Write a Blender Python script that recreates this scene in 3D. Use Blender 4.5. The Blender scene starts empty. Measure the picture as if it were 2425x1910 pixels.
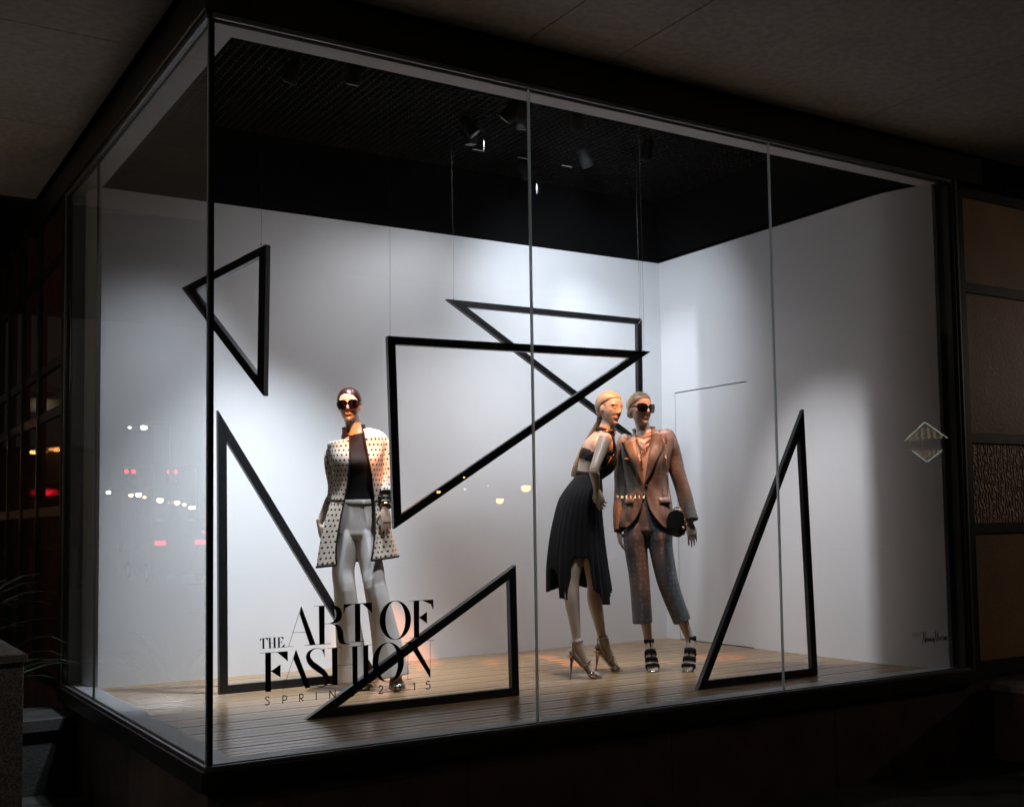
import bpy, bmesh, math, random
from mathutils import Vector, Matrix, noise
from math import sin, cos, pi, radians, sqrt, exp, atan2, asin
random.seed(7)
sc = bpy.context.scene
COL = sc.collection
V = Vector

# ------------------------------------------------------------------ camera, world, exposure
CAM = V((-1.4219, -4.8939, 0.9978))
YAW, PIT, ROL, FPX, CX, CY = radians(33.381), radians(3.689), radians(-0.977), 2732.55, 1337.12, 1056.12
_f = V((sin(YAW)*cos(PIT), cos(YAW)*cos(PIT), sin(PIT)))
_r0 = V((cos(YAW), -sin(YAW), 0)); _u0 = _r0.cross(_f)
_r = _r0*cos(ROL) + _u0*sin(ROL); _u = -_r0*sin(ROL) + _u0*cos(ROL)
cd = bpy.data.cameras.new("camera"); cam = bpy.data.objects.new("camera", cd); COL.objects.link(cam)
cam.matrix_world = Matrix(((_r.x, _u.x, -_f.x, CAM.x), (_r.y, _u.y, -_f.y, CAM.y), (_r.z, _u.z, -_f.z, CAM.z), (0, 0, 0, 1)))
cd.sensor_fit = 'HORIZONTAL'; cd.sensor_width = 36; cd.lens = FPX/2425*36
cd.shift_x = (1212.5-CX)/2425; cd.shift_y = (CY-955)/2425
cd.clip_start = 0.05; cd.clip_end = 1000
sc.camera = cam
W = bpy.data.worlds.new("World"); sc.world = W; W.use_nodes = True
bg = W.node_tree.nodes["Background"]; bg.inputs[0].default_value = (0.9, 0.82, 0.78, 1); bg.inputs[1].default_value = 0.012
sc.view_settings.view_transform = 'Standard'; sc.view_settings.look = 'None'; sc.view_settings.gamma = 1
sc.view_settings.use_curve_mapping = False; sc.view_settings.exposure = 0
sc.cycles.use_denoising = True; sc.cycles.max_bounces = 8; sc.cycles.transparent_max_bounces = 24
sc.cycles.sample_clamp_indirect = 4; sc.cycles.caustics_reflective = False; sc.cycles.caustics_refractive = False

# measured points of the place: photo ray -> point on a known plane
def ray(x, y): return _f + _r*((x-CX)/FPX) - _u*((y-CY)/FPX)
def oz(x, y, z=0.0): d = ray(x, y); return CAM + d*((z-CAM.z)/d.z)
def oy(x, y, Y=0.0): d = ray(x, y); return CAM + d*((Y-CAM.y)/d.y)
def ox(x, y, X=0.0): d = ray(x, y); return CAM + d*((X-CAM.x)/d.x)
def far(x, y, dist): d = ray(x, y); return CAM + d*(dist/d.xy.length)

# ------------------------------------------------------------------ materials
def mat(name, col, rough=0.6, metal=0.0, spec=0.5, nscale=0, namt=0.0, bump=0.0, bscale=40, emit=None, estr=0, coat=0, aniso=None):
    m = bpy.data.materials.new(name); m.use_nodes = True; nt = m.node_tree; b = nt.nodes["Principled BSDF"]
    b.inputs["Base Color"].default_value = (*col, 1); b.inputs["Roughness"].default_value = rough
    b.inputs["Metallic"].default_value = metal; b.inputs["Specular IOR Level"].default_value = spec
    b.inputs["Coat Weight"].default_value = coat
    if emit: b.inputs["Emission Color"].default_value = (*emit, 1); b.inputs["Emission Strength"].default_value = estr
    tc = nt.nodes.new("ShaderNodeTexCoord")
    if nscale:
        mp = nt.nodes.new("ShaderNodeMapping"); nt.links.new(tc.outputs["Object"], mp.inputs[0])
        if aniso: mp.inputs["Scale"].default_value = aniso
        n = nt.nodes.new("ShaderNodeTexNoise"); n.inputs["Scale"].default_value = nscale; n.inputs["Detail"].default_value = 6
        nt.links.new(mp.outputs[0], n.inputs[0])
        r = nt.nodes.new("ShaderNodeMapRange"); r.inputs[1].default_value = 0.3; r.inputs[2].default_value = 0.7
        r.inputs[3].default_value = 1-namt; r.inputs[4].default_value = 1+namt
        nt.links.new(n.outputs[0], r.inputs[0])
        mx = nt.nodes.new("ShaderNodeMix"); mx.data_type = 'RGBA'; mx.blend_type = 'MULTIPLY'; mx.inputs[0].default_value = 1
        mx.inputs[6].default_value = (*col, 1); nt.links.new(r.outputs[0], mx.inputs[7]); nt.links.new(mx.outputs[2], b.inputs["Base Color"])
    if bump:
        n2 = nt.nodes.new("ShaderNodeTexNoise"); n2.inputs["Scale"].default_value = bscale; n2.inputs["Detail"].default_value = 4
        nt.links.new(tc.outputs["Object"], n2.inputs[0])
        bp = nt.nodes.new("ShaderNodeBump"); bp.inputs["Strength"].default_value = bump; bp.inputs["Distance"].default_value = 0.01
        nt.links.new(n2.outputs[0], bp.inputs["Height"]); nt.links.new(bp.outputs[0], b.inputs["Normal"])
    return m

def glassmat(name, tint=(0.97, 0.985, 0.98), k=1.0):
    m = bpy.data.materials.new(name); m.use_nodes = True; nt = m.node_tree; nt.nodes.clear()
    o = nt.nodes.new("ShaderNodeOutputMaterial"); t = nt.nodes.new("ShaderNodeBsdfTransparent"); t.inputs[0].default_value = (*tint, 1)
    g = nt.nodes.new("ShaderNodeBsdfGlossy"); g.inputs["Roughness"].default_value = 0.0
    ge = nt.nodes.new("ShaderNodeNewGeometry"); d = nt.nodes.new("ShaderNodeVectorMath"); d.operation = 'DOT_PRODUCT'
    nt.links.new(ge.outputs["Normal"], d.inputs[0]); nt.links.new(ge.outputs["Incoming"], d.inputs[1])
    def mt(op, a=None, b=None):
        n = nt.nodes.new("ShaderNodeMath"); n.operation = op
        for i, x in enumerate((a, b)):
            if x is None: continue
            if isinstance(x, (int, float)): n.inputs[i].default_value = x
            else: nt.links.new(x, n.inputs[i])
        return n.outputs[0]
    c = mt('ABSOLUTE', d.outputs["Value"]); c = mt('SUBTRACT', 1.0, c); c = mt('POWER', c, 5.0); c = mt('MULTIPLY', c, 0.96*k); c = mt('ADD', c, 0.04*k)
    mx = nt.nodes.new("ShaderNodeMixShader"); nt.links.new(c, mx.inputs[0]); nt.links.new(t.outputs[0], mx.inputs[1]); nt.links.new(g.outputs[0], mx.inputs[2])
    nt.links.new(mx.outputs[0], o.inputs[0]); return m

def dotmat(name, base, dark, pitch, size, stagger=True):
    """printed squares on knitted cloth, from the garment's own UVs in metres"""
    m = mat(name, base, 0.85, spec=0.2, bump=0.08, bscale=260); nt = m.node_tree; b = nt.nodes["Principled BSDF"]
    uv = nt.nodes.new("ShaderNodeUVMap"); s = nt.nodes.new("ShaderNodeSeparateXYZ"); nt.links.new(uv.outputs[0], s.inputs[0])
    def mt(op, a=None, b2=None):
        n = nt.nodes.new("ShaderNodeMath"); n.operation = op
        for i, x in enumerate((a, b2)):
            if x is None: continue
            if isinstance(x, (int, float)): n.inputs[i].default_value = x
            else: nt.links.new(x, n.inputs[i])
        return n.outputs[0]
    v = mt('DIVIDE', s.outputs[1], pitch); row = mt('FLOOR', v); odd = mt('MODULO', mt('ABSOLUTE', row), 2.0)
    u = mt('DIVIDE', s.outputs[0], pitch)
    if stagger: u = mt('ADD', u, mt('MULTIPLY', odd, 0.5))
    fu = mt('ABSOLUTE', mt('SUBTRACT', mt('FRACT', u), 0.5)); fv = mt('ABSOLUTE', mt('SUBTRACT', mt('FRACT', v), 0.5))
    k = mt('MULTIPLY', mt('LESS_THAN', fu, size/2), mt('LESS_THAN', fv, size/2))
    mx = nt.nodes.new("ShaderNodeMix"); mx.data_type = 'RGBA'; nt.links.new(k, mx.inputs[0]); mx.inputs[6].default_value = (*base, 1); mx.inputs[7].default_value = (*dark, 1)
    nt.links.new(mx.outputs[2], b.inputs["Base Color"]); return m

def flowermat(name, base, light, scale=26):
    m = mat(name, base, 0.48, spec=0.5); nt = m.node_tree; b = nt.nodes["Principled BSDF"]
    tc = nt.nodes.new("ShaderNodeTexCoord"); vo = nt.nodes.new("ShaderNodeTexVoronoi"); vo.inputs["Scale"].default_value = scale; vo.inputs["Randomness"].default_value = 0.4
    nt.links.new(tc.outputs["Object"], vo.inputs["Vector"])
    n = nt.nodes.new("ShaderNodeTexNoise"); n.inputs["Scale"].default_value = 9; nt.links.new(tc.outputs["Object"], n.inputs[0])
    r = nt.nodes.new("ShaderNodeMapRange"); r.interpolation_type = 'SMOOTHSTEP'; r.inputs[1].default_value = 0.15; r.inputs[2].default_value = 0.46; r.inputs[3].default_value = 0.55; r.inputs[4].default_value = 0
    nt.links.new(vo.outputs["Distance"], r.inputs[0])
    mu = nt.nodes.new("ShaderNodeMath"); mu.operation = 'MULTIPLY'; nt.links.new(r.outputs[0], mu.inputs[0]); nt.links.new(n.outputs[0], mu.inputs[1])
    mu2 = nt.nodes.new("ShaderNodeMath"); mu2.operation = 'MULTIPLY'; mu2.inputs[1].default_value = 0.85; nt.links.new(mu.outputs[0], mu2.inputs[0])
    mx = nt.nodes.new("ShaderNodeMix"); mx.data_type = 'RGBA'; nt.links.new(mu2.outputs[0], mx.inputs[0]); mx.inputs[6].default_value = (*base, 1); mx.inputs[7].default_value = (*light, 1)
    nt.links.new(mx.outputs[2], b.inputs["Base Color"]); return m

def skinmat(name, col, lip, lipc, brow=None, browc=None, rough=0.38):
    """mannequin lacquer; lips painted near a head-local point (attribute 'paint' carries it)"""
    m = mat(name, col, rough, spec=0.5, nscale=6, namt=0.03); nt = m.node_tree; b = nt.nodes["Principled BSDF"]
    old = b.inputs["Base Color"].links[0].from_socket
    a = nt.nodes.new("ShaderNodeAttribute"); a.attribute_name = "paint"
    s = nt.nodes.new("ShaderNodeSeparateColor"); nt.links.new(a.outputs["Color"], s.inputs[0])
    m1 = nt.nodes.new("ShaderNodeMix"); m1.data_type = 'RGBA'; nt.links.new(s.outputs[0], m1.inputs[0]); nt.links.new(old, m1.inputs[6]); m1.inputs[7].default_value = (*lip, 1)
    m2 = nt.nodes.new("ShaderNodeMix"); m2.data_type = 'RGBA'; nt.links.new(s.outputs[1], m2.inputs[0]); nt.links.new(m1.outputs[2], m2.inputs[6]); m2.inputs[7].default_value = (*lipc, 1)
    nt.links.new(m2.outputs[2], b.inputs["Base Color"]); return m

M = dict(
    wall=mat("wall_paint", (0.74, 0.74, 0.76), 0.7, nscale=1.5, namt=0.015, bump=0.04, bscale=180),
    blackwall=mat("black_paint", (0.0025, 0.0025, 0.003), 0.9, spec=0.1, nscale=2, namt=0.2),
    grid=mat("black_grid", (0.0035, 0.0035, 0.004), 0.7),
    plank=None,
    steel=mat("brushed_steel", (0.24, 0.24, 0.245), 0.42, metal=0.7, nscale=8, namt=0.08),
    soffit=mat("painted_soffit", (0.42, 0.42, 0.42), 0.6, nscale=3, namt=0.04),
    sill=mat("grey_sill", (0.42, 0.43, 0.445), 0.45, nscale=3, namt=0.05),
    gasket=mat("black_gasket", (0.008, 0.008, 0.010), 0.5),
    bronze=mat("dark_bronze", (0.035, 0.03, 0.027), 0.4, metal=0.5, nscale=5, namt=0.2),
    concrete=None, amber=mat("amber_glass", (0.52, 0.29, 0.14), 0.45, spec=0.4, nscale=3, namt=0.15, bump=0.22, bscale=60), amber2=None,
    darkamber=mat("dark_amber_glass", (0.09, 0.035, 0.02), 0.012, spec=0.2, nscale=3, namt=0.2, bump=0.01, bscale=90),
    granite=None, marble=mat("brown_marble", (0.14, 0.085, 0.07), 0.4, nscale=4, namt=0.35, bump=0.1, bscale=30),
    paving=mat("dark_paving", (0.05, 0.048, 0.045), 0.7, nscale=5, namt=0.3, bump=0.3, bscale=60),
    asphalt=mat("asphalt", (0.05, 0.05, 0.05), 0.8, nscale=8, namt=0.3, bump=0.4, bscale=80),
    glass=glassmat("window_glass"), edge=mat("glass_edge", (0.42, 0.44, 0.44), 0.25, spec=0.8),
    bar=mat("black_lacquer", (0.013, 0.013, 0.015), 0.32, spec=0.5, nscale=20, namt=0.25, bump=0.05, bscale=50),
    vinyl=mat("black_vinyl", (0.010, 0.010, 0.012), 0.45), greyvinyl=mat("grey_vinyl", (0.055, 0.05, 0.048), 0.5),
    wire=mat("steel_wire", (0.06, 0.06, 0.06), 0.6, metal=0.3),
    cloth_black=mat("black_cloth", (0.011, 0.011, 0.013), 0.85, spec=0.2, bump=0.15, bscale=250),
    trim=mat("black_trim", (0.014, 0.010, 0.011), 0.7, spec=0.3),
    knit=dotmat("dotted_knit", (0.60, 0.52, 0.44), (0.018, 0.010, 0.012), 0.030, 0.40),
    trousers=mat("white_satin", (0.62, 0.59, 0.57), 0.62, spec=0.25, nscale=5, namt=0.03),
    flower=flowermat("printed_suiting", (0.095, 0.10, 0.112), (0.42, 0.43, 0.45), 30),
    jacket=flowermat("printed_jacket", (0.125, 0.11, 0.10), (0.33, 0.29, 0.26), 30),
    lining=mat("jacket_lining", (0.02, 0.018, 0.018), 0.6),
    hair_red=mat("auburn_hair", (0.020, 0.005, 0.004), 0.36, spec=0.4, coat=0.1), hair_blonde=mat("blonde_hair", (0.33, 0.245, 0.155), 0.4, spec=0.5, coat=0.1, nscale=30, namt=0.3, aniso=(1, 1, 4)),
    gold=mat("rose_gold", (0.75, 0.42, 0.25), 0.2, metal=1), rosegold=mat("metallic_leather", (0.62, 0.48, 0.42), 0.16, metal=1, bump=0.06, bscale=60),
    pewter=mat("pewter_leather", (0.30, 0.28, 0.24), 0.25, metal=0.9), silver=mat("silver_edge", (0.8, 0.78, 0.72), 0.15, metal=1),
    leather=mat("black_leather", (0.010, 0.010, 0.011), 0.42), patent=mat("black_frame", (0.008, 0.007, 0.008), 0.12, spec=0.7),
    suede=mat("black_suede", (0.012, 0.011, 0.013), 0.9, spec=0.1),
    lens=glassmat("smoked_lens", (0.10, 0.045, 0.06), 1.6), lens2=glassmat("blue_smoked_lens", (0.035, 0.035, 0.07), 2.4),
    eye=mat("painted_eye", (0.6, 0.55, 0.5), 0.2), iris=mat("painted_iris", (0.02, 0.02, 0.02), 0.15),
    can=mat("black_fixture", (0.006, 0.006, 0.006), 0.8, spec=0.2), leaf=mat("dark_leaf", (0.03, 0.045, 0.02), 0.5, nscale=10, namt=0.3),
    carpaint=mat("dark_car_paint", (0.03, 0.03, 0.035), 0.2, spec=0.6, coat=0.5), tyre=mat("tyre_rubber", (0.02, 0.02, 0.02), 0.9), carglass=mat("car_glass", (0.01, 0.01, 0.012), 0.05),
    pole=mat("pole_paint", (0.05, 0.05, 0.05), 0.5), facade=mat("dark_facade", (0.10, 0.085, 0.075), 0.8, nscale=1, namt=0.3),
    label=mat("white_label", (0.75, 0.75, 0.75), 0.5),
)
def wavy(name, col):
    m = mat(name, col, 0.35, spec=0.5); nt = m.node_tree; tc = nt.nodes.new("ShaderNodeTexCoord"); w = nt.nodes.new("ShaderNodeTexWave"); w.bands_direction = 'X'
    w.inputs["Scale"].default_value = 9; w.inputs["Distortion"].default_value = 9; w.inputs["Detail"].default_value = 3; w.inputs["Detail Scale"].default_value = 2.2
    nt.links.new(tc.outputs["Object"], w.inputs[0]); bp = nt.nodes.new("ShaderNodeBump"); bp.inputs["Strength"].default_value = 0.7; bp.inputs["Distance"].default_value = 0.01
    nt.links.new(w.outputs[1], bp.inputs["Height"]); nt.links.new(bp.outputs[0], nt.nodes["Principled BSDF"].inputs["Normal"]); return m
def edgemat():
    m = bpy.data.materials.new("polished_glass_edge"); m.use_nodes = True; nt = m.node_tree; nt.nodes.clear(); o = nt.nodes.new("ShaderNodeOutputMaterial")
    t = nt.nodes.new("ShaderNodeBsdfTranslucent"); t.inputs[0].default_value = (.75, .80, .80, 1); g = nt.nodes.new("ShaderNodeBsdfGlossy"); g.inputs["Roughness"].default_value = .15
    r = nt.nodes.new("ShaderNodeBsdfTransparent"); r.inputs[0].default_value = (.55, .58, .58, 1)
    a = nt.nodes.new("ShaderNodeMixShader"); a.inputs[0].default_value = .12; nt.links.new(t.outputs[0], a.inputs[1]); nt.links.new(g.outputs[0], a.inputs[2])
    c = nt.nodes.new("ShaderNodeMixShader"); c.inputs[0].default_value = .35; nt.links.new(a.outputs[0], c.inputs[1]); nt.links.new(r.outputs[0], c.inputs[2]); nt.links.new(c.outputs[0], o.inputs[0]); return m
M['edge'] = edgemat()
M['amber2'] = wavy("rippled_amber_glass", (0.54, 0.30, 0.15))
def emis(name, col, s): return mat(name, (0.02, 0.02, 0.02), 0.5, emit=col, estr=s)
M['e_red'] = emis("tail_light_glow", (1, 0.01, 0.03), 5); M['e_stop'] = emis("signal_red_glow", (1, 0.01, 0.03), 5)
M['e_sod'] = emis("sodium_glow", (1, 0.42, 0.12), 30); M['e_warm'] = emis("warm_glow", (1, 0.6, 0.25), 30); M['e_white'] = emis("white_glow", (1, 0.95, 0.9), 45)
M['skin1'] = skinmat("mannequin_skin_tan", (0.54, 0.40, 0.31), (0.50, 0.27, 0.21), (0.10, 0.04, 0.03))
M['skin2'] = skinmat("mannequin_skin_fair", (0.46, 0.37, 0.30), (0.45, 0.20, 0.15), (0.20, 0.10, 0.06))
M['skin3'] = skinmat("mannequin_skin_fair_matt", (0.47, 0.38, 0.31), (0.42, 0.20, 0.15), (0.20, 0.10, 0.06))

def speckle(name, base, dark, scale, rough, light=None, bump=0.1):
    m = mat(name, base, rough, bump=bump, bscale=scale); nt = m.node_tree; b = nt.nodes["Principled BSDF"]
    tc = nt.nodes.new("ShaderNodeTexCoord"); vo = nt.nodes.new("ShaderNodeTexNoise"); vo.inputs["Scale"].default_value = scale; vo.inputs["Detail"].default_value = 3
    nt.links.new(tc.outputs["Object"], vo.inputs[0]); cr = nt.nodes.new("ShaderNodeValToRGB"); nt.links.new(vo.outputs[0], cr.inputs[0])
    cr.color_ramp.elements[0].position = 0.42; cr.color_ramp.elements[0].color = (*dark, 1); cr.color_ramp.elements[1].position = 0.58; cr.color_ramp.elements[1].color = (*base, 1)
    n = nt.nodes.new("ShaderNodeTexNoise"); n.inputs["Scale"].default_value = 1.3; n.inputs["Detail"].default_value = 8; nt.links.new(tc.outputs["Object"], n.inputs[0])
    r = nt.nodes.new("ShaderNodeMapRange"); r.inputs[3].default_value = 0.7; r.inputs[4].default_value = 1.3; nt.links.new(n.outputs[0], r.inputs[0])
    mx = nt.nodes.new("ShaderNodeMix"); mx.data_type = 'RGBA'; mx.blend_type = 'MULTIPLY'; mx.inputs[0].default_value = 1
    nt.links.new(cr.outputs[0], mx.inputs[6]); nt.links.new(r.outputs[0], mx.inputs[7]); nt.links.new(mx.outputs[2], b.inputs["Base Color"]); return m
M['granite'] = speckle("speckled_granite", (0.34, 0.33, 0.31), (0.12, 0.11, 0.11), 150, 0.5)
M['concrete'] = speckle("concrete_soffit", (0.40, 0.37, 0.33), (0.34, 0.315, 0.285), 22, 0.9, bump=0.5)
def plankmat(i):
    t = random.Random(i).uniform(0.92, 1.07)
    m = mat("oak_plank", (0.34*t, 0.215*t, 0.11*t), 0.25, spec=0.5, nscale=6, namt=0.14, aniso=(0.35, 6, 6), bump=0.06, bscale=25); return m
PLANK = [plankmat(i) for i in range(6)]

# ------------------------------------------------------------------ object helpers
def link(o, parent=None):
    COL.objects.link(o)
    if parent is not None: o.parent = parent
    return o
def obj(name, me, m=None, parent=None, smooth=False):
    if isinstance(me, bmesh.types.BMesh):
        b = me; me = bpy.data.meshes.new(name); b.to_mesh(me); b.free()
    if smooth:
        for p in me.polygons: p.use_smooth = True
    if m is not None:
        me.materials.clear()
        for x in (m if isinstance(m, (list, tuple)) else [m]): me.materials.append(x)
    o = bpy.data.objects.new(name, me)
    if parent is not None:
        link(o, parent); o.matrix_parent_inverse = Matrix.Translation(-parent.location) if parent.type == 'EMPTY' else parent.matrix_parent_inverse.copy()
        if parent.type != 'EMPTY': o.matrix_parent_inverse = Matrix.Identity(4)
    else: link(o)
    return o
def thing(name, label, cat, loc=(0, 0, 0), group=None):
    o = bpy.data.objects.new(name, None); COL.objects.link(o); o.location = loc; o.empty_display_size = 0.1
    o['label'] = label; o['category'] = cat
    if group: o['group'] = group
    return o
def tag(o, label, cat, group=None):
    o['label'] = label; o['category'] = cat
    if group: o['group'] = group
    return o
def struct(o): o['kind'] = 'structure'; return o
def box(bm, a, b, bev=0.0):
    a, b = V(a), V(b); c = (a+b)/2; s = b-a
    r = bmesh.ops.create_cube(bm, size=1, matrix=Matrix.Translation(c) @ Matrix.Diagonal((abs(s.x), abs(s.y), abs(s.z), 1)))
    if bev:
        es = list({e for v in r['verts'] for e in v.link_edges}); bmesh.ops.bevel(bm, geom=es, offset=bev, segments=1, affect='EDGES')
    return r['verts']
def nbox(a, b, bev=0.0): bm = bmesh.new(); box(bm, a, b, bev); return bm
def prism(bm, poly, off):
    """poly: 3-D points of a flat outline, extruded by off"""
    a = [bm.verts.new(p) for p in poly]; b = [bm.verts.new(V(p)+V(off)) for p in poly]; n = len(a)
    bm.faces.new(a); bm.faces.new(b[::-1])
    for i in range(n): bm.faces.new((a[i], b[i], b[(i+1) % n], a[(i+1) % n]))
    bmesh.ops.recalc_face_normals(bm, faces=bm.faces)
def catmull(pts, k):
    n = len(pts); out = []
    for i in range(n-1):
        p0, p1, p2, p3 = pts[max(i-1, 0)], pts[i], pts[i+1], pts[min(i+2, n-1)]
        for j in range(k):
            t = j/k; t2 = t*t; t3 = t2*t
            out.append([0.5*((2*b)+(c-a)*t+(2*a-5*b+4*c-d)*t2+(-a+3*b-3*c+d)*t3) for a, b, c, d in zip(p0, p1, p2, p3)])
    out.append(list(pts[-1])); return out
def tube(bm, pts, rad, side=None, n=14, k=4, ex=2.0, cap=True, shape=None):
    """swept closed tube; rad entries r or (a,b); side = reference for a, or (start,end)"""
    P = [list(p)+(list(r) if isinstance(r, (tuple, list)) else [r, r]) for p, r in zip(pts, rad)]
    if k > 1: P = catmull(P, k)
    C = [V(p[:3]) for p in P]; N = len(C); rings = []
    for i in range(N):
        t = (C[min(i+1, N-1)]-C[max(i-1, 0)]).normalized()
        if side is None: s = V((0, 0, 1)).cross(t); s = s if s.length > 0.1 else V((1, 0, 0)).cross(t)
        elif isinstance(side, tuple): s = side[0].lerp(side[1], i/(N-1))
        else: s = side
        s = (s - t*s.dot(t)).normalized(); f = t.cross(s); a, b = P[i][3], P[i][4]; ring = []
        for j in range(n):
            th = 2*pi*j/n; c, d = cos(th), sin(th)
            q = 1.0 if shape is None else shape(th)
            ring.append(bm.verts.new(C[i] + s*(a*q*math.copysign(abs(c)**(2/ex), c)) + f*(b*q*math.copysign(abs(d)**(2/ex), d))))
        rings.append(ring)
    for i in range(N-1):
        for j in range(n): bm.faces.new((rings[i][j], rings[i][(j+1) % n], rings[i+1][(j+1) % n], rings[i+1][j]))
    if cap: bm.faces.new(rings[0][::-1]); bm.faces.new(rings[-1])
    return rings
def ball(bm, c, r, axes=None, seg=14):
    r = (r, r, r) if isinstance(r, (int, float)) else r
    R = Matrix.Identity(3) if axes is None else Matrix((axes[0], axes[1], axes[2])).transposed()
    bmesh.ops.create_uvsphere(bm, u_segments=seg, v_segments=seg*2//3, radius=1, matrix=Matrix.Translation(c) @ R.to_4x4() @ Matrix.Diagonal((*r, 1)))
def remesh(bm, vox, sm=4, fac=0.5):
    bmesh.ops.recalc_face_normals(bm, faces=bm.faces)
    me = bpy.data.meshes.new("tmp"); bm.to_mesh(me); bm.free(); o = bpy.data.objects.new("tmp", me); COL.objects.link(o)
    md = o.modifiers.new("r", 'REMESH'); md.mode = 'VOXEL'; md.voxel_size = vox
    if sm: s = o.modifiers.new("s", 'SMOOTH'); s.iterations = sm; s.factor = fac
    dg = bpy.context.evaluated_depsgraph_get(); me2 = bpy.data.meshes.new_from_object(o.evaluated_get(dg))
    bpy.data.objects.remove(o); bpy.data.meshes.remove(me); return me2

# ------------------------------------------------------------------ the building
L, D, DL, H, H1, XR, DI, GZ = 4.93, 2.836, 3.178, 3.2, 3.19, 4.673, 0.136, 3.72
GR = -0.6
struct(obj("pavement", nbox((-3.2, -4.5, GR-0.2), (14, 12, GR)), M['paving']))
struct(obj("ground", nbox((-90, -90, GR-0.5), (90, 130, GR-0.19)), M['asphalt']))
# floor: subfloor and oak planks
fl = struct(obj("window_floor", nbox((DI, DI, -0.05), (XR, D, -0.021)), M['gasket']))
pw = 0.0765; nY = int((D-DI)/pw)+1
for i in range(nY):
    y0 = DI + i*pw; y1 = min(y0+pw-0.0095, D)
    if y1-y0 < 0.01: continue
    o = obj("plank", nbox((DI, y0, -0.020), (XR+0.12 if y1 < 0.5 else XR, y1, -0.0005*(i % 3)), 0.0012), PLANK[(i*7) % 6], fl)
# sill ring, head ring
def ring_part(nm, z0, z1, m, par, inner=DI):
    for seg in (((0.022, 0.022), (L-0.02, 0.022), (L-0.02, inner), (inner, inner)), ((0.022, 0.022), (inner, inner-0.0015), (inner, DL-0.02), (0.022, DL-0.02))):
        bm = bmesh.new(); prism(bm, [(x, y, z0) for x, y in seg], (0, 0, z1-z0)); obj(nm, bm, m, par)
win = thing("shop_window", "corner display window of butt jointed glass in a dark metal frame, with grey sill and head", "window", (0, 0, 0))
ring_part("sill_board", -0.03, 0.006, M['sill'], win); ring_part("head_board", H1, H1+0.03, M['soffit'], win)
# walls
bm = bmesh.new(); prism(bm, [(DI, D, -0.05), (XR+0.1, D, -0.05), (XR+0.1, D+0.22, -0.05), (DI-0.055, D+0.22, -0.05), (DI-0.06, D+0.13, -0.05)], (0, 0, H1+0.05-0.0005)); struct(obj("back_wall", bm, M['wall']))
bm = bmesh.new()
prism(bm, [(XR, 1.772, -0.05), (XR+0.16, 1.772, -0.05), (XR+0.16, 0.055, -0.05)]+[(XR+0.128*(1-k/26)**2, 0.50-0.44*(1-k/26), -0.05) for k in range(27)], (0, 0, H1+0.05-0.0005)); box(bm, (XR, 2.66, -0.05), (XR+0.16, D-0.001, H1)); box(bm, (XR, 1.772, 2.057), (XR+0.16, 2.66, H1))
rw = struct(obj("right_wall", bm, M['wall']))
obj("door_panel", nbox((XR+0.004, 1.776, 0.004), (XR+0.05, 2.6575, 2.049), 0.001), M['wall'], rw)
obj("door_reveal", nbox((XR+0.052, 1.75, -0.02), (XR+0.1, 2.68, 2.08)), M['gasket'], rw)
obj("wall_panel_joint", nbox((4.47, D-0.0012, 0.0), (4.473, D+0.002, H1)), M['soffit'], None)
bpy.data.objects["wall_panel_joint"].parent = bpy.data.objects["back_wall"]
# black cavity above
bm = bmesh.new()
box(bm, (DI-0.06, D, H1+0.001), (XR+0.06, D+0.1, GZ+0.5)); box(bm, (XR, DI-0.06, H1+0.031), (XR+0.06, D-0.001, GZ+0.5))
box(bm, (DI-0.06, DI-0.06, H1+0.031), (XR-0.001, DI, GZ+0.5)); box(bm, (DI-0.06, DI+0.001, H1+0.031), (DI, D-0.001, GZ+0.5))
box(bm, (DI-0.06, DI-0.06, GZ+0.501), (XR+0.06, D+0.1, GZ+0.55))
struct(obj("ceiling_well", bm, M['blackwall']))
gridr = struct(obj("ceiling_grid", nbox((DI, DI, GZ+0.2), (XR, D, GZ+0.21)), M['blackwall']))
px = 0.0508; gx = bmesh.new(); box(gx, (DI, 0, 0), (XR, 0.003, 0.035)); mgx = bpy.data.meshes.new("blade"); gx.to_mesh(mgx); gx.free(); mgx.materials.append(M['grid'])
gy = bmesh.new(); box(gy, (0, DI, 0), (0.003, D, 0.035)); mgy = bpy.data.meshes.new("blade"); gy.to_mesh(mgy); gy.free(); mgy.materials.append(M['grid'])
y = DI+0.05
while y < D: o = bpy.data.objects.new("grid_blade", mgx); link(o, gridr); o.location = (0, y, GZ); y += px
x = DI+0.05
while x < XR: o = bpy.data.objects.new("grid_blade", mgy); link(o, gridr); o.location = (x, 0, GZ+0.0015); x += px
# glass panes (12 mm) with their joints
seams = [0.0, 1.621, 3.28, L]
for i in range(3):
    a, b = seams[i]+(0.014 if i == 0 else 0.006), seams[i+1]-(0.006 if i < 2 else 0.02)
    obj("glass_pane", nbox((a, 0.0, 0.0), (b, 0.012, H)), M['glass'], win)
for a, b in ((0.014, 2.297), (2.309, DL-0.02)): obj("glass_pane", nbox((0.0, a, 0.0), (0.012, b, H)), M['glass'], win)
for s in seams[1:3]: obj("glass_joint", nbox((s-0.0055, 0.001, 0.0), (s+0.0055, 0.013, H-0.002)), M['edge'], win)
obj("glass_joint", nbox((0.001, 2.2985, 0.0), (0.013, 2.3075, H-0.002)), M['greyvinyl'], win)
bm = nbox((0.0, 0.0, 0.0), (0.021, 0.021, H)); obj("corner_bead", bm, M['gasket'], win)
obj("corner_bead_edge", nbox((-0.0035, 0.016, 0.0), (-0.0005, 0.026, H)), M['edge'], win)
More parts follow.
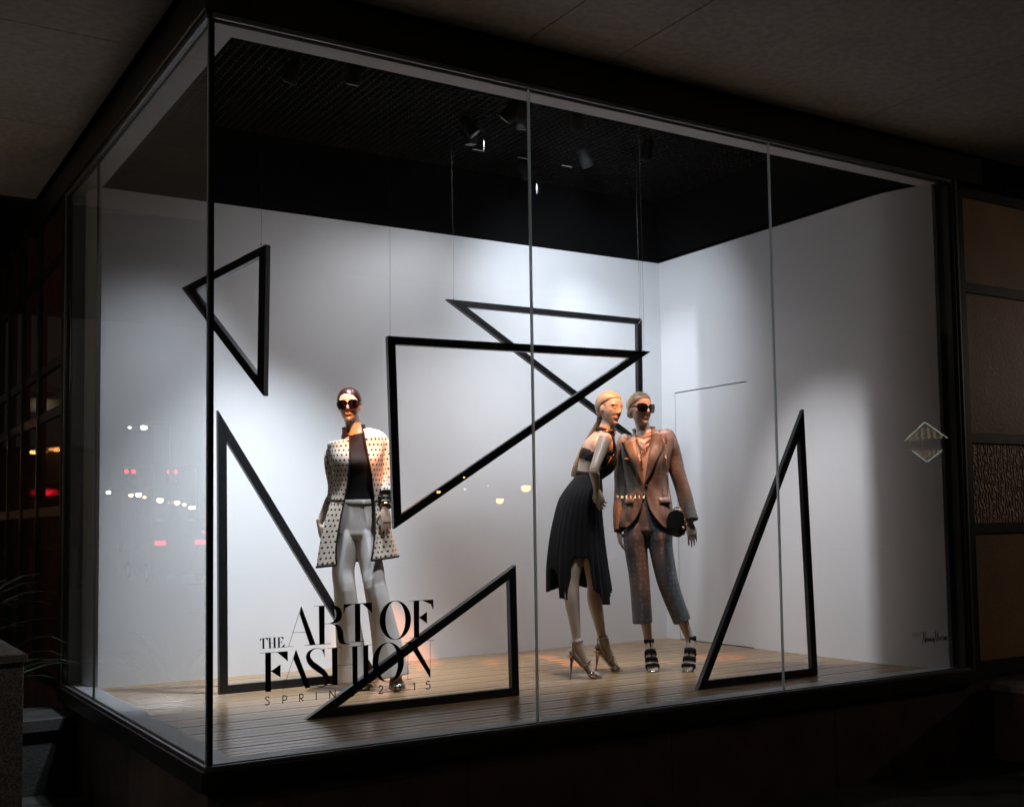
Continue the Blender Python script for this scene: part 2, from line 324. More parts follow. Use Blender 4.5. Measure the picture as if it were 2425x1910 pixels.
# metal frame: bottom, head, jambs
def bar(nm, a, b, m, bev=0.003): return obj(nm, nbox(a, b, bev), m, win)
bar("bottom_rail", (-0.035, -0.03, -0.10), (L+0.05, 0.02, -0.012), M['bronze']); bar("bottom_rail", (-0.035, 0.021, -0.10), (0.02, DL+0.045, -0.012), M['bronze'])
bar("glazing_bead", (-0.006, -0.012, -0.011), (L+0.02, -0.001, 0.004), M['steel'], 0.001); bar("glazing_bead", (-0.016, -0.011, -0.011), (-0.001, DL+0.012, 0.004), M['steel'], 0.001)
bar("gasket_strip", (0.022, 0.013, -0.011), (L-0.02, 0.021, 0.0072), M['gasket'], 0); bar("gasket_strip", (0.013, 0.0225, -0.011), (0.021, DL-0.02, 0.0072), M['gasket'], 0)
bar("glazing_bead", (0.01, -0.012, H-0.002), (L+0.02, -0.001, H+0.022), M['steel'], 0.001); bar("glazing_bead", (-0.013, 0.01, H-0.002), (-0.001, DL+0.012, H+0.022), M['steel'], 0.001)
bar("gasket_strip", (0.0, 0.0, H+0.001), (L-0.02, 0.05, H+0.021), M['gasket'], 0); bar("gasket_strip", (0.0, 0.051, H+0.001), (0.05, DL-0.02, H+0.021), M['gasket'], 0)
bar("head_fascia", (-0.03, -0.025, H+0.023), (L+0.3, 0.09, 3.40), M['bronze']); bar("head_fascia", (-0.03, 0.091, H+0.023), (0.09, 4.6, 3.40), M['bronze'])
bar("jamb", (L-0.018, -0.012, -0.011), (L+0.012, 0.02, H+0.02), M['gasket']); bar("jamb_trim", (L+0.013, -0.02, -0.012), (L+0.035, 0.02, H+0.022), M['steel'])
bar("jamb", (-0.012, DL-0.018, -0.011), (0.02, DL+0.012, H+0.02), M['gasket']); bar("jamb_trim", (-0.02, DL+0.013, -0.012), (0.02, DL+0.036, H+0.022), M['steel'])
bar("jamb_reveal", (L-0.019, 0.021, -0.011), (L+0.02, 0.17, H1), M['sill']); bar("jamb_back", (XR+0.161, 0.171, -0.011), (L+0.02, 0.2, H1), M['bronze'])
bar("jamb_reveal", (0.021, DL-0.019, -0.011), (0.17, DL+0.02, H1), M['sill']); bar("jamb_back", (0.171, D+0.221, -0.011), (0.2, DL+0.02, H1), M['bronze'])
for x in (0.14, 1.47, 1.85, 3.1, 3.45): obj("screw_head", nbox((x, -0.0135, H+0.006), (x+0.007, -0.0125, H+0.012)), M['gasket'], win)

# base wall in marble slabs
bw = struct(obj("base_wall_core", nbox((0.03, 0.06, GR), (L+0.6, DL+0.6, -0.101)), M['gasket']))
xs = [0.0, 1.23, 2.46, 3.69, 4.92]
for i in range(4): obj("marble_slab", nbox((xs[i]+0.002, 0.01, GR), (xs[i+1]-0.002, 0.04, -0.102), 0.002), M['marble'], bw)
ys = [0.0, 1.2, 2.4, 3.4]
for i in range(3): obj("marble_slab", nbox((-0.002+0.01, ys[i]+(0.042 if i == 0 else 0.002), GR), (0.03, ys[i+1]-0.002, -0.102), 0.002), M['marble'], bw)
# street-side return wall at the right with its coping
rt = thing("planter_wall", "low dark stone wall running out from the foot of the amber glass panels at far right", "wall", (5.1, -1.2, GR))
obj("wall_slab", nbox((5.12, -2.4, GR), (5.3, -0.02, -0.16), 0.004), M['marble'], rt); obj("coping", nbox((5.10, -2.45, -0.158), (5.34, -0.02, -0.11), 0.005), M['granite'], rt)
struct(obj("right_base_wall", nbox((4.925, 0.02, GR), (12, 0.3, 0.02)), M['marble']))

# amber textured glass screens
def amber_screen(nm, label, plane, u0, u1, us, zs, m, fin=0.0):
    t = thing(nm, label, "glass screen", (u0, 0, 0) if plane == 'y' else (0, u0, 0))
    def bx(a, b, c, d, w0, w1, part, mm, bev=0.002):
        A, B = ((a, w0, c), (b, w1, d)) if plane == 'y' else ((w0, a, c), (w1, b, d))
        obj(part, nbox(A, B, bev), mm, t)
    for i in range(len(us)-1):
        bx(us[i]-0.03, us[i]+0.03, zs[0], zs[-1], -0.02-fin, 0.05, "mullion", M['bronze'])
        for j in range(len(zs)-1):
            bx(us[i]+0.032, us[i+1]-0.032, zs[j]+0.035, zs[j+1]-0.035, 0.012, 0.02, "glass_panel", M['amber2'] if (plane == 'y' and j == 1) else m, 0)
            bx(us[i]+0.0305, us[i+1]-0.0305, zs[j+1]-0.034, zs[j+1]+0.034, -0.004, 0.045, "transom", M['bronze'])
    bx(us[0], us[-1], zs[0]-0.06, zs[0]+0.034, -0.012, 0.046, "bottom_rail", M['bronze'])
    return t
amber_screen("amber_screen", "amber hammered glass panels in a dark grid at the far right of the window", 'y', 4.99, 8.4, [4.985, 6.1, 7.25, 8.4], [0.0, 0.90, 1.50, 2.51, 3.16], M['amber'])
amber_screen("amber_screen", "dark amber glass panels between upright fins receding at far left", 'x', 3.26, 7.5, [3.28, 4.25, 4.98, 5.7, 6.4, 7.1, 7.8], [0.0, 1.12, 1.80, 2.14, 2.85, 3.37], M['darkamber'], 0.0)
struct(obj("left_base_wall", nbox((0.02, 3.42, GR), (0.4, 9, -0.061)), M['marble']))
struct(obj("store_interior_wall", nbox((0.35, 3.9, GR), (0.4, 12, 3.5)), M['blackwall']))
struct(obj("store_interior_wall", nbox((5.0, 0.4, GR), (12, 0.45, 3.5)), M['blackwall']))

# concrete canopy: slabs with open joints
SZ = 3.405
bm = bmesh.new(); box(bm, (-3.3, -5.2, SZ+0.05), (13, -0.03, SZ+0.35)); box(bm, (-3.3, -0.029, SZ+0.05), (-0.03, 9, SZ+0.35)); box(bm, (XR+0.2, -0.029, SZ+0.05), (13, 9, SZ+0.35)); box(bm, (-0.029, D+0.2, SZ+0.05), (XR+0.199, 9, SZ+0.35))
cn = struct(obj("canopy_core", bm, M['gasket']))
jx = [-3.2, -1.55, -0.15, 1.56, 2.07, 3.9, 5.6, 7.3, 9.0, 10.7, 12.6]
jy = [-5.1, -3.2, -1.7, -0.13, 0.0]
def slab(x0, y0, x1, y1): obj("soffit_slab", nbox((x0+0.003, y0+0.003, SZ), (x1-0.003, y1-0.003, SZ+0.045), 0.0015), M['concrete'], cn)
for i in range(len(jx)-1):
    for a, b in ((-5.1, -3.0), (-3.0, -0.055)): slab(jx[i], a, jx[i+1], b)
for a, b in ((-0.055, 0.98), (0.98, 2.42), (2.42, 4.15)): slab(-3.2, a, -0.055, b)
obj("shaded_canopy_panel", nbox((-3.2, 4.16, SZ-0.02), (-0.02, 9, SZ+0.045)), M['bronze'], cn)  # dark finish stands in for shade on the far part of the soffit
obj("canopy_edge", nbox((-3.35, -5.25, SZ-0.1), (-3.2, 9, SZ+0.3)), M['bronze'], cn)

# planters at the left
pl = thing("stone_planter", "speckled granite planter box with a square coping at lower left edge", "planter", (-1.3, 1.0, GR))
pa = oy(66, 1547, 1.0)
obj("box_wall", nbox((-2.6, 1.03, GR), (pa.x-0.012, 2.0, pa.z-0.042), 0.004), M['granite'], pl)
for a, b in ((-1.5, -0.665), (-0.662, pa.x)): obj("coping_stone", nbox((a, 1.0, pa.z-0.041), (b, 2.03, pa.z), 0.004), M['granite'], pl)
st = thing("stone_step", "low granite ledge stone between planter and window base at lower left", "step", (-0.3, 2.4, GR))
sa = ox(85, 1640, -0.36); 
obj("ledge_stone", nbox((-0.62, 2.75, -0.22), (-0.42, 3.3, -0.14), 0.004), M['paving'], st); obj("ledge_stone", nbox((-0.415, 2.75, -0.22), (-0.02, 3.3, -0.145), 0.004), M['paving'], st)
obj("ledge_base", nbox((-0.62, 2.78, GR), (-0.02, 3.3, -0.222), 0.003), M['paving'], st)
def spiky(cx, cy, z, n, r, label, sd):
    rnd = random.Random(sd); t = thing("spiky_plant", label, "plant", (cx, cy, z), "spiky plants in the granite planter")
    for i in range(n):
        a = rnd.uniform(0, 2*pi); rr = r*rnd.uniform(0.6, 1); up = rnd.uniform(0.35, 1.1); w = rnd.uniform(0.012, 0.022); d = V((cos(a), sin(a), 0)); s = V((-sin(a), cos(a), 0))
        bm = bmesh.new(); prev = None
        for k in range(7):
            q = k/6; p = V((cx, cy, z)) + d*(0.03+rr*q) + V((0, 0, up*rr*(1.7*q-1.1*q*q)+0.02)); ww = w*(1-q**2)+0.0008
            cur = (bm.verts.new(p-s*ww+V((0, 0, 0.3*ww))), bm.verts.new(p-V((0, 0, 0.3*ww))), bm.verts.new(p+s*ww+V((0, 0, 0.3*ww))))
            if prev: bm.faces.new((prev[0], cur[0], cur[1], prev[1])); bm.faces.new((prev[1], cur[1], cur[2], prev[2]))
            prev = cur
        obj("leaf", bm, M['leaf'], t, True)
spiky(-0.86, 1.5, 0.36, 30, 0.62, "dark spiky plant leaning over the coping nearest the window", 1)
spiky(-1.5, 1.6, 0.36, 24, 0.6, "dark spiky plant further left in the granite planter", 2)
spiky(-0.62, 2.9, -0.14, 26, 0.75, "dark long leaved plant behind the granite planter beside the fins", 3)

# ------------------------------------------------------------------ black triangular frames
def hull_bar(bm, P0, P1, n, din, w, dep):
    pass
def triangle(label, A, B, Cc, w, dep, wires=()):
    """A,B,C outer corners of the frame's front face in order; bars w wide, dep deep, mitred"""
    A, B, Cc = V(A), V(B), V(Cc); n = (B-A).cross(Cc-A).normalized()
    if n.dot(CAM-A) < 0: n = -n
    P = [A, B, Cc]; cen = (A+B+Cc)/3; inn = []
    for i in range(3):
        p, a, b = P[i], (P[i-1]-P[i]).normalized(), (P[(i+1) % 3]-P[i]).normalized()
        h = sqrt((1-a.dot(b))/2); inn.append(p + (a+b).normalized()*(w/h))
    t = thing("triangle_frame", label, "triangular frame", A, "black triangular frames")
    for i in range(3):
        j = (i+1) % 3; bm = bmesh.new(); e = (P[j]-P[i]).normalized()*0.0004
        prism(bm, [P[i]+e, P[j]-e, inn[j]-e, inn[i]+e], -n*dep)
        bmesh.ops.bevel(bm, geom=list(bm.edges), offset=0.0015, segments=1, affect='EDGES')
        obj("frame_bar", bm, M['bar'], t)
    for q, zt in wires:
        bm = bmesh.new(); q = V(q); pts = [q, q+V((0.004, 0, (zt-q.z)*0.3)), q+V((-0.003, 0, (zt-q.z)*0.6)), V((q.x, q.y, zt))]
        tube(bm, pts, [0.0007]*4, n=5, k=2); ball(bm, q, 0.005, seg=6); obj("hanging_wire", bm, M['wire'], t, True)
    return t
KD = 2425/2169
def d2(x, y): return (x*KD, y*KD)
def onv(x, y, A, B):
    n = V((-(B-A).y, (B-A).x, 0)); d = ray(x, y); return CAM + d*((A-CAM).dot(n)/d.dot(n))
A = oz(*d2(1480, 1459)); B = oz(*d2(1733, 1431)); B.y = A.y = 0.375
A = oy(*d2(1479, 1459), A.y); B = oy(*d2(1733, 1432), B.y); A.z = B.z = 0.001
triangle("black triangular frame standing on the floor at the right, tall narrow right angle", A, B, oy(*d2(1703, 866), 0.375), 0.047, 0.035)
A = oy(*d2(649, 1524), 0.864); B = oy(*d2(1100.5, 1474), 0.864); A.z = B.z = 0.001
triangle("black triangular frame standing on the floor in front of the lettering, low wedge", A, B, oy(*d2(1093, 1196), 0.864), 0.047, 0.04)
A = oy(*d2(465, 1472), 2.05); B = oy(*d2(806, 1440), 2.05); A.z = B.z = 0.001
triangle("black triangular frame standing on the floor at the left, tallest, beside glass corner", A, B, oy(*d2(462, 868), 2.05), 0.052, 0.04)
A = CAM + ray(*d2(821, 711))*5.95; B = oz(*d2(1379, 744), A.z)
triangle("black triangular frame hanging in front with its long point toward the pair of mannequins", A, B, onv(*d2(835, 1120), A, B), 0.042, 0.038, ((A+V((0.02, 0.015, 0)), GZ), (A.lerp(B, 0.97), GZ)))
A = CAM + ray(*d2(947, 633))*7.8; B = oz(*d2(1360, 675), A.z)
triangle("black triangular frame hanging behind near the back wall above the pair of mannequins", A, B, onv(*d2(1363, 950), A, B), 0.042, 0.038, ((A.lerp(B, 0.03), GZ), (A.lerp(B, 0.985), GZ)))
A = CAM + ray(*d2(563, 517))*6.4; Bq = CAM + ray(*d2(384, 610))*6.62; Cq = CAM + ray(*d2(558, 839))*6.42
triangle("small black triangular frame hanging at upper left near the glass corner", A, Bq, Cq, 0.045, 0.045, ((A+V((-0.02, 0.02, 0)), GZ),))

# ------------------------------------------------------------------ lettering on the glass
LT = thing("window_lettering", "black serif lettering THE ART OF FASHION SPRING 2015 on the front glass", "lettering", (0.6, -0.003, 0.4))
def q4(x, y): p = oy(560+x/4.0167, 1360+y/4.0167, -0.0012); return p
def letter(polys, m=M['vinyl'], q=q4, par=LT):
    bm = bmesh.new()
    for pl_ in polys:
        pts = [q(*p) for p in pl_]; vs = [bm.verts.new(p) for p in pts]
        f = bm.faces.new(vs)
    bmesh.ops.triangulate(bm, faces=bm.faces[:], ngon_method='EAR_CLIP')
    for f in bm.faces:
        if f.normal.y > 0: f.normal_flip()
    r = bmesh.ops.extrude_face_region(bm, geom=bm.faces[:]); bmesh.ops.translate(bm, verts=[v for v in r['geom'] if isinstance(v, bmesh.types.BMVert)], vec=(0, -0.0006, 0))
    return obj("letter", bm, m, par)
def ln(x0, y0, x1, y1, w=4):
    d = V((x1-x0, y1-y0)); d.normalize(); n = V((-d.y, d.x))*w/2
    return [(x0+n.x, y0+n.y), (x1+n.x, y1+n.y), (x1-n.x, y1-n.y), (x0-n.x, y0-n.y)]
def stroke(pts, w, k=6, taper=None):
    P = catmull([list(p) if len(p) == 3 else [*p, w] for p in pts], k) if k > 1 else [list(p) if len(p) == 3 else [*p, w] for p in pts]
    out = []
    for i in range(len(P)-1):
        a, b = P[i], P[i+1]; d = V((b[0]-a[0], b[1]-a[1]))
        if d.length < 1e-4: continue
        d.normalize(); n = V((-d.y, d.x)); e = d*0.6
        out.append([(a[0]-e.x+n.x*a[2]/2, a[1]-e.y+n.y*a[2]/2), (b[0]+e.x+n.x*b[2]/2, b[1]+e.y+n.y*b[2]/2), (b[0]+e.x-n.x*b[2]/2, b[1]+e.y-n.y*b[2]/2), (a[0]-e.x-n.x*a[2]/2, a[1]-e.y-n.y*a[2]/2)])
    return out
def ell(cx, cy, rx, ry, ix, iy, tilt=0, n=48):
    o = []
    for i in range(n):
        a, b = 2*pi*i/n, 2*pi*(i+1)/n
        def pt(t, X, Y): return (cx+X*cos(t), cy+Y*sin(t)+tilt*cos(t)*X)
        o.append([pt(a, rx, ry), pt(b, rx, ry), pt(b, ix, iy), pt(a, ix, iy)])
    return o
letter([[(617, 298), (752, 662), (697, 668), (600, 375)], ln(615, 305, 495, 684), ln(530, 552, 657, 545, 4), ln(445, 688, 543, 680), ln(650, 673, 790, 663, 5)])
def bowl(o, i): return [[o[k], o[k+1], i[k+1], i[k]] for k in range(len(o)-1)]
Ro = catmull([[838, 291], [915, 290], [982, 315], [1003, 374], [985, 432], [930, 463], [838, 469]], 5); Ri = catmull([[838, 296], [890, 297], [938, 328], [950, 376], [938, 424], [895, 459], [838, 465]], 5)
Lo = catmull([[905, 463], [975, 482], [1012, 535], [1018, 595], [1032, 645], [1078, 655]], 5); Li = catmull([[895, 467], [940, 485], [958, 540], [965, 605], [990, 655], [1078, 661]], 5)
letter([[(783, 295), (838, 293), (838, 660), (788, 663)], ln(737, 300, 905, 291), ln(700, 669, 898, 655, 5)]+bowl(Ro, Ri)+bowl(Lo, Li))
letter([[(1125, 276), (1178, 273), (1178, 637), (1128, 640)], ln(1020, 284, 1287, 268, 6), [(1020, 283), (1110, 277), (1062, 290), (1035, 318), (1024, 365), (1017, 365)], [(1287, 268), (1289, 360), (1281, 360), (1270, 312), (1242, 286), (1195, 273)], ln(1083, 642, 1222, 630, 5)])
letter(ell(1511, 432, 149, 186, 94, 181, -0.02))
letter([[(1685, 248), (1738, 245), (1738, 595), (1688, 600)], ln(1645, 251, 1872, 238), [(1872, 237), (1874, 326), (1866, 326), (1850, 282), (1820, 256), (1765, 244)], [(1813, 352), (1813, 466), (1800, 428), (1778, 412), (1738, 412), (1738, 406), (1778, 403), (1800, 385)], ln(1648, 602, 1775, 590)])
letter([[(246, 607), (264, 606), (265, 700), (248, 702)], ln(223, 609, 300, 601, 3), [(223, 608), (245, 606), (232, 614), (226, 632), (222, 632)], [(300, 600), (300, 625), (296, 625), (290, 610), (270, 604)], ln(236, 704, 277, 700, 3)])
letter([[(308, 601), (325, 600), (327, 697), (310, 698)], [(352, 598), (370, 597), (372, 693), (354, 695)], ln(300, 602, 335, 598, 3), ln(345, 598, 378, 595, 3), ln(302, 700, 335, 697, 3), ln(346, 697, 380, 693, 3), ln(325, 649, 352, 647, 3)])
letter([[(395, 596), (412, 595), (413, 690), (396, 692)], ln(387, 598, 446, 591, 3), [(446, 590), (447, 615), (443, 615), (437, 600), (420, 594)], ln(412, 641, 430, 640, 3), [(433, 625), (433, 656), (424, 641)], ln(387, 694, 456, 687, 3), [(456, 688), (459, 660), (454, 660), (446, 680), (425, 690)]])
letter([[(273, 742), (328, 740), (328, 1110), (275, 1115)], ln(222, 747, 487, 729), [(487, 728), (488, 822), (480, 822), (465, 775), (440, 750), (385, 736)], [(419, 852), (419, 976), (405, 938), (385, 918), (328, 918), (328, 912), (385, 908), (405, 890)]])
letter([[(567, 711), (703, 1072), (655, 1080), (541, 800)], ln(566, 716, 441, 1096), ln(485, 971, 610, 961, 4)])
letter(stroke([(836, 780, 3), (830, 735, 10), (805, 708, 6), (765, 699, 5), (722, 713, 14), (688, 748, 32), (684, 792, 46), (712, 842, 56), (770, 888, 60), (828, 932, 54), (858, 978, 44), (864, 1015, 30), (846, 1050, 12), (800, 1070, 5), (750, 1062, 3)], 5, 6)+[[(838, 700), (838, 780), (826, 745), (815, 715)]])
letter([[(907, 697), (960, 694), (962, 1050), (912, 1052)], [(1100, 682), (1150, 679), (1153, 1040), (1105, 1043)], ln(862, 701, 998, 689), ln(1060, 686, 1200, 674), ln(960, 864, 1100, 853)])
letter([[(1205, 673), (1253, 670), (1257, 1010), (1210, 1012)], ln(1185, 675, 1300, 664), ln(1165, 1040, 1310, 1022)])
letter(ell(1443, 832, 150, 189, 93, 184, -0.04))
letter([[(1628, 642), (1690, 638), (1842, 905), (1844, 984)], ln(1630, 650, 1630, 995), ln(1842, 622, 1843, 960), ln(1582, 646, 1690, 638), ln(1797, 627, 1882, 619), ln(1608, 997, 1672, 990)])
sw = 9
letter(stroke([(311, 1172), (300, 1160), (286, 1160), (277, 1172), (284, 1190), (303, 1200), (312, 1215), (304, 1233), (288, 1238), (274, 1228)], sw))
letter([ln(441, 1150, 441, 1224, sw)]+stroke([(441, 1152), (462, 1150), (476, 1160), (476, 1180), (462, 1192), (441, 1194)], sw))
letter([ln(601, 1133, 601, 1208, sw), ln(612, 1175, 636, 1204, sw)]+stroke([(601, 1135), (620, 1133), (633, 1144), (632, 1163), (618, 1174), (601, 1176)], sw))
letter([ln(758, 1115, 758, 1192, sw)])
letter([ln(887, 1100, 887, 1178, sw), ln(938, 1095, 938, 1172, sw), ln(886, 1102, 938, 1170, sw)])
letter(stroke([(1112, 1094), (1095, 1084), (1075, 1092), (1066, 1118), (1074, 1148), (1095, 1158), (1114, 1146), (1116, 1122), (1096, 1122)], sw))
letter(stroke([(1355, 1078), (1360, 1060), (1376, 1054), (1389, 1066), (1386, 1088), (1368, 1110), (1352, 1131)], sw)+[ln(1350, 1131, 1394, 1126, sw)])
letter(ell(1532, 1076, 31, 36, 22, 27))
letter([ln(1694, 1027, 1694, 1097, sw), ln(1678, 1042, 1694, 1029, sw)])
letter([ln(1810, 1015, 1838, 1012, sw), ln(1810, 1015, 1806, 1044, sw)]+stroke([(1806, 1044), (1824, 1038), (1840, 1050), (1838, 1074), (1820, 1086), (1801, 1078)], sw))
NL = thing("window_signature", "small dark lettering SHOP with a handwritten store name low on the right pane", "lettering", (4.6, -0.003, 0.2))
def q7(x, y): return oy(2120+x/12.05, 1460+y/12.05, -0.0012)
shop = [stroke([(535, 465), (505, 455), (492, 480), (515, 510), (535, 540), (515, 575), (490, 565)], 9), [ln(560, 450, 560, 565, 9), ln(600, 447, 600, 562, 9), ln(560, 508, 600, 504, 9)], ell(650, 505, 28, 55, 20, 46), [ln(705, 440, 705, 555, 9)]+stroke([(705, 442), (735, 445), (740, 475), (705, 492)], 9)]
for s_ in shop: letter(s_, M['greyvinyl'], q7, NL)
sig = [[(790, 790), (775, 740), (800, 620), (795, 425), (820, 560), (855, 750), (862, 600), (862, 405)],
       [(870, 690), (885, 600), (905, 590), (900, 640), (885, 700), (915, 700), (930, 620), (935, 700), (950, 600), (965, 690), (985, 590), (985, 700), (1005, 600), (1020, 690), (1045, 590), (1035, 690), (1060, 680), (1075, 590), (1085, 690), (1100, 600), (1110, 700)],
       [(1130, 780), (1115, 740), (1145, 600), (1150, 400), (1165, 560), (1190, 700), (1205, 560), (1215, 425), (1225, 560), (1235, 700)],
       [(1250, 640), (1275, 560), (1290, 600), (1285, 680), (1310, 640), (1325, 550), (1340, 570), (1350, 560), (1370, 550), (1365, 640), (1380, 670), (1405, 560), (1410, 660), (1435, 550), (1440, 650), (1470, 560), (1480, 560), (1490, 640), (1470, 665), (1530, 655), (1640, 640)]]
for s_ in sig: letter(stroke(s_, 15, 3), M['greyvinyl'], q7, NL)
# ------------------------------------------------------------------ mannequins
UPZ = V((0, 0, 1))
class Fig:
    def __init__(s, base):
        s.B = V((base[0], base[1], 0)); s.v = (s.B-CAM); s.v.z = 0; s.v.normalize(); s.u = V((s.v.y, -s.v.x, 0)); s.m = (s.B-CAM).dot(_f)/FPX
    def P(s, x, y, dv=0.0):
        d = ray(x, y); A = s.B + s.v*dv; return CAM + d*((A-CAM).dot(s.v)/d.dot(s.v))
    def dir(s, a, b, c=0.0): return (s.u*a + s.v*b + UPZ*c).normalized()
def z1(x, y): return (700+x/3.4167, 880+y/3.4167)
def z2(x, y): return (1270+x/3.4171, 900+y/3.4171)
def z3(x, y): return (1270+x/4.7444, 1280+y/4.7444)
def zb(x, y): return (700+x/3.8732, 1320+y/3.8732)

def head_parts(bm, c, fw, up, k=1.0):
    up = up.normalized(); x = fw.cross(up).normalized(); fw = up.cross(x).normalized(); A = (x, fw, up)
    def L(p): return c + (x*p[0] + fw*p[1] + up*p[2])*k
    def E(p, r): ball(bm, L(p), tuple(q*k for q in r), A, 20)
    E((0, -.014, .030), (.073, .093, .083)); E((0, .014, .038), (.064, .071, .060))
    tube(bm, [L((0, .010, .06)), L((0, .012, .03)), L((0, .013, 0)), L((0, .016, -.028)), L((0, .021, -.055)), L((0, .031, -.078)), L((0, .041, -.096)), L((0, .046, -.107))],
         [(.060*k, .070*k), (.066*k, .074*k), (.0665*k, .073*k), (.064*k, .070*k), (.0565*k, .063*k), (.045*k, .051*k), (.029*k, .037*k), (.016*k, .022*k)], side=x, n=32, k=3, ex=2.1)
    tube(bm, [L((0, .078, .030)), L((0, .084, .012)), L((0, .092, -.008)), L((0, .0965, -.019)), L((0, .088, -.029))], [(.007*k, .008*k), (.0065*k, .008*k), (.0078*k, .009*k), (.0095*k, .0088*k), (.008*k, .006*k)], side=x, n=14, k=3)
    for s in (-1, 1):
        E((s*.0095, .086, -.0235), (.0062, .009, .0062)); E((s*.030, .064, .030), (.027, .017, .009)); E((s*.037, .046, -.010), (.022, .024, .024))
        E((s*.070, -.012, -.004), (.007, .017, .029)); E((s*.0305, .066, .0105), (.0140, .0135, .0110))
    E((0, .0755, -.0500), (.0205, .010, .0052)); E((0, .0752, -.0600), (.0175, .0102, .0060)); E((0, .0720, -.056), (.024, .010, .015)); E((0, .062, -.090), (.017, .0165, .015))
    return L, x, fw, up
def sculpt(me, fr, k):
    L, x, fw, up = fr; o = L((0, 0, 0))
    def G(p, c, s): return exp(-sum(((p[i]-c[i])/s[i])**2 for i in range(3)))
    at = me.color_attributes.new("paint", 'FLOAT_COLOR', 'POINT'); me.color_attributes.active_color = at
    for i, v in enumerate(me.vertices):
        q = v.co-o; r = g = 0.0
        if q.length < 0.16*k:
            p = (q.dot(x)/k, q.dot(fw)/k, q.dot(up)/k); d = 0
            for s in (-1, 1):
                d += .005*G(p, (s*.019, .08, .014), (.008, .02, .010)); d += .001*G(p, (s*.036, .07, -.040), (.012, .03, .014))
            d += .0030*G(p, (0, .088, -.0555), (.020, .02, .0018)); d += .003*G(p, (0, .08, -.0745), (.02, .02, .006))
            v.co = v.co - fw*(d*k)
            if p[1] > .06:
                lw = .021*(1-((p[2]+.0555)/.013)**2) if abs(p[2]+.0555) < .013 else 0
                r = max(0.0, min(1.0, (lw-abs(p[0]))/.003)) if abs(p[2]+.0555) < .0115 else 0
                for s in (-1, 1):
                    bz = .032 - .22*abs(s*p[0]-.032) + (.002 if s*p[0] < .032 else 0)
                    if .012 < s*p[0] < .052: g = max(g, min(0.8, max(0.0, 1-abs(p[2]-bz)/.0035)))
                    e = ((s*p[0]-.031)/.0155)**2 + ((p[2]-.0105)/.0075)**2
                    if e < 1.7: g = max(g, .75*max(0, 1-abs(e-1)/.7))
        at.data[i].color = (r, g, 0, 1)

def hand(bm, w, d, n, ts, curl=0.25, k=1.0):
    d = d.normalized(); c = d.cross(n).normalized(); n = c.cross(d).normalized()
    tube(bm, [w-d*.03, w, w+d*.03*k, w+d*.06*k, w+d*.086*k], [(.019, .016), (.021, .015), (.030*k, .0145), (.036*k, .0125), (.035*k, .010)], side=c, n=16, k=3, ex=2.4)
    for i, (o, l, r) in enumerate(((.0275, .066, .0074), (.0095, .075, .0076), (-.0085, .070, .0073), (-.0255, .055, .0065))):
        p = w + d*(.078+(.006, .010, .007, 0)[i])*k + c*(o*ts*k); pts = [p-d*.02]; ang = 0.06; dd = (d + c*(ts*o*2.2)).normalized()
        for seg in (0.42, 0.32, 0.26):
            pts.append(p.copy()); ang += curl*(0.8+0.25*i); q = dd*cos(ang) + n*sin(ang); p = p + q*(l*seg*k)
        pts.append(p); tube(bm, pts, [r, r, r*.97, r*.88, r*.7], side=c, n=10, k=3)
        ball(bm, p, r*.7, seg=8)
    p = w + d*.022*k + c*(ts*.02*k) + n*.004; q = (d*.72 + c*(ts*.62) + n*.35).normalized(); p1 = p+q*.036*k; q2 = (d*.92+c*(ts*.25)+n*.35).normalized(); p2 = p1+q2*.03*k
    tube(bm, [p-q*.015, p, p1, p2], [.013, .0115, .0088, .0068], side=c, n=10, k=3); ball(bm, p2, .0068, seg=8)

def arm(bm, S, E_, Wr, sd, rs=(.048, .040, .034, .037, .024, .020)):
    m1 = S.lerp(E_, .5); m2 = E_.lerp(Wr, .3)
    tube(bm, [S, m1, E_, m2, E_.lerp(Wr, .8), Wr], list(rs), side=sd, n=18, k=4); ball(bm, S, rs[0]*1.02, seg=14)
def leg(bm, hp, kn, an, sd, back, k=1.0):
    tube(bm, [hp+UPZ*.03, hp.lerp(kn, .3), hp.lerp(kn, .7), kn, kn.lerp(an, .28)+back*.012, kn.lerp(an, .6)+back*.006, kn.lerp(an, .88), an],
         [(.082*k, .088*k), (.073*k, .08*k), (.057*k, .062*k), (.048*k, .05*k), (.050*k, .054*k), (.040*k, .042*k), (.029*k, .031*k), (.029*k, .032*k)], side=sd, n=22, k=4)
    f = -back; ball(bm, kn+f*.012, (.036, .036, .045), seg=14)
def foot(bm, an, ball_, toe, w=.040, toes=True):
    f = (ball_-an); f.z = 0; f.normalize(); s = f.cross(UPZ); heel = an - f*.030 - UPZ*.045
    tube(bm, [an+UPZ*.03, an+f*.01-UPZ*.005, an.lerp(ball_, .35)+UPZ*.012, an.lerp(ball_, .7)+UPZ*.008, ball_+UPZ*.016, ball_.lerp(toe, .45)+UPZ*.012],
         [(.028, .032), (.031, .036), (.031, .029), (.035, .021), (w*.98, .017), (w*.85, .012)], side=s, n=20, k=3, ex=2.2)
    ball(bm, heel, (.026, .026, .028), seg=14); tube(bm, [heel-UPZ*.004, heel.lerp(ball_, .5)+UPZ*.006, ball_+UPZ*.012], [(.024, .022), (.026, .016), (w*.9, .014)], side=s, n=16, k=3)
    if toes:
        for i in range(5):
            o = (-.028+.0145*i)*(w/.040); L_ = (1.0, .98, .9, .78, .62)[i]
            p = ball_+s*o+UPZ*.012; q = ball_.lerp(toe, L_)+s*(o*.86); q.z = toe.z+.010
            tube(bm, [p, p.lerp(q, .6)+UPZ*.003, q], [.0105 if i == 0 else .0085, .009 if i == 0 else .0075, .007], side=s, n=9, k=2); ball(bm, q, .0075, seg=8)
    return f, s, heel

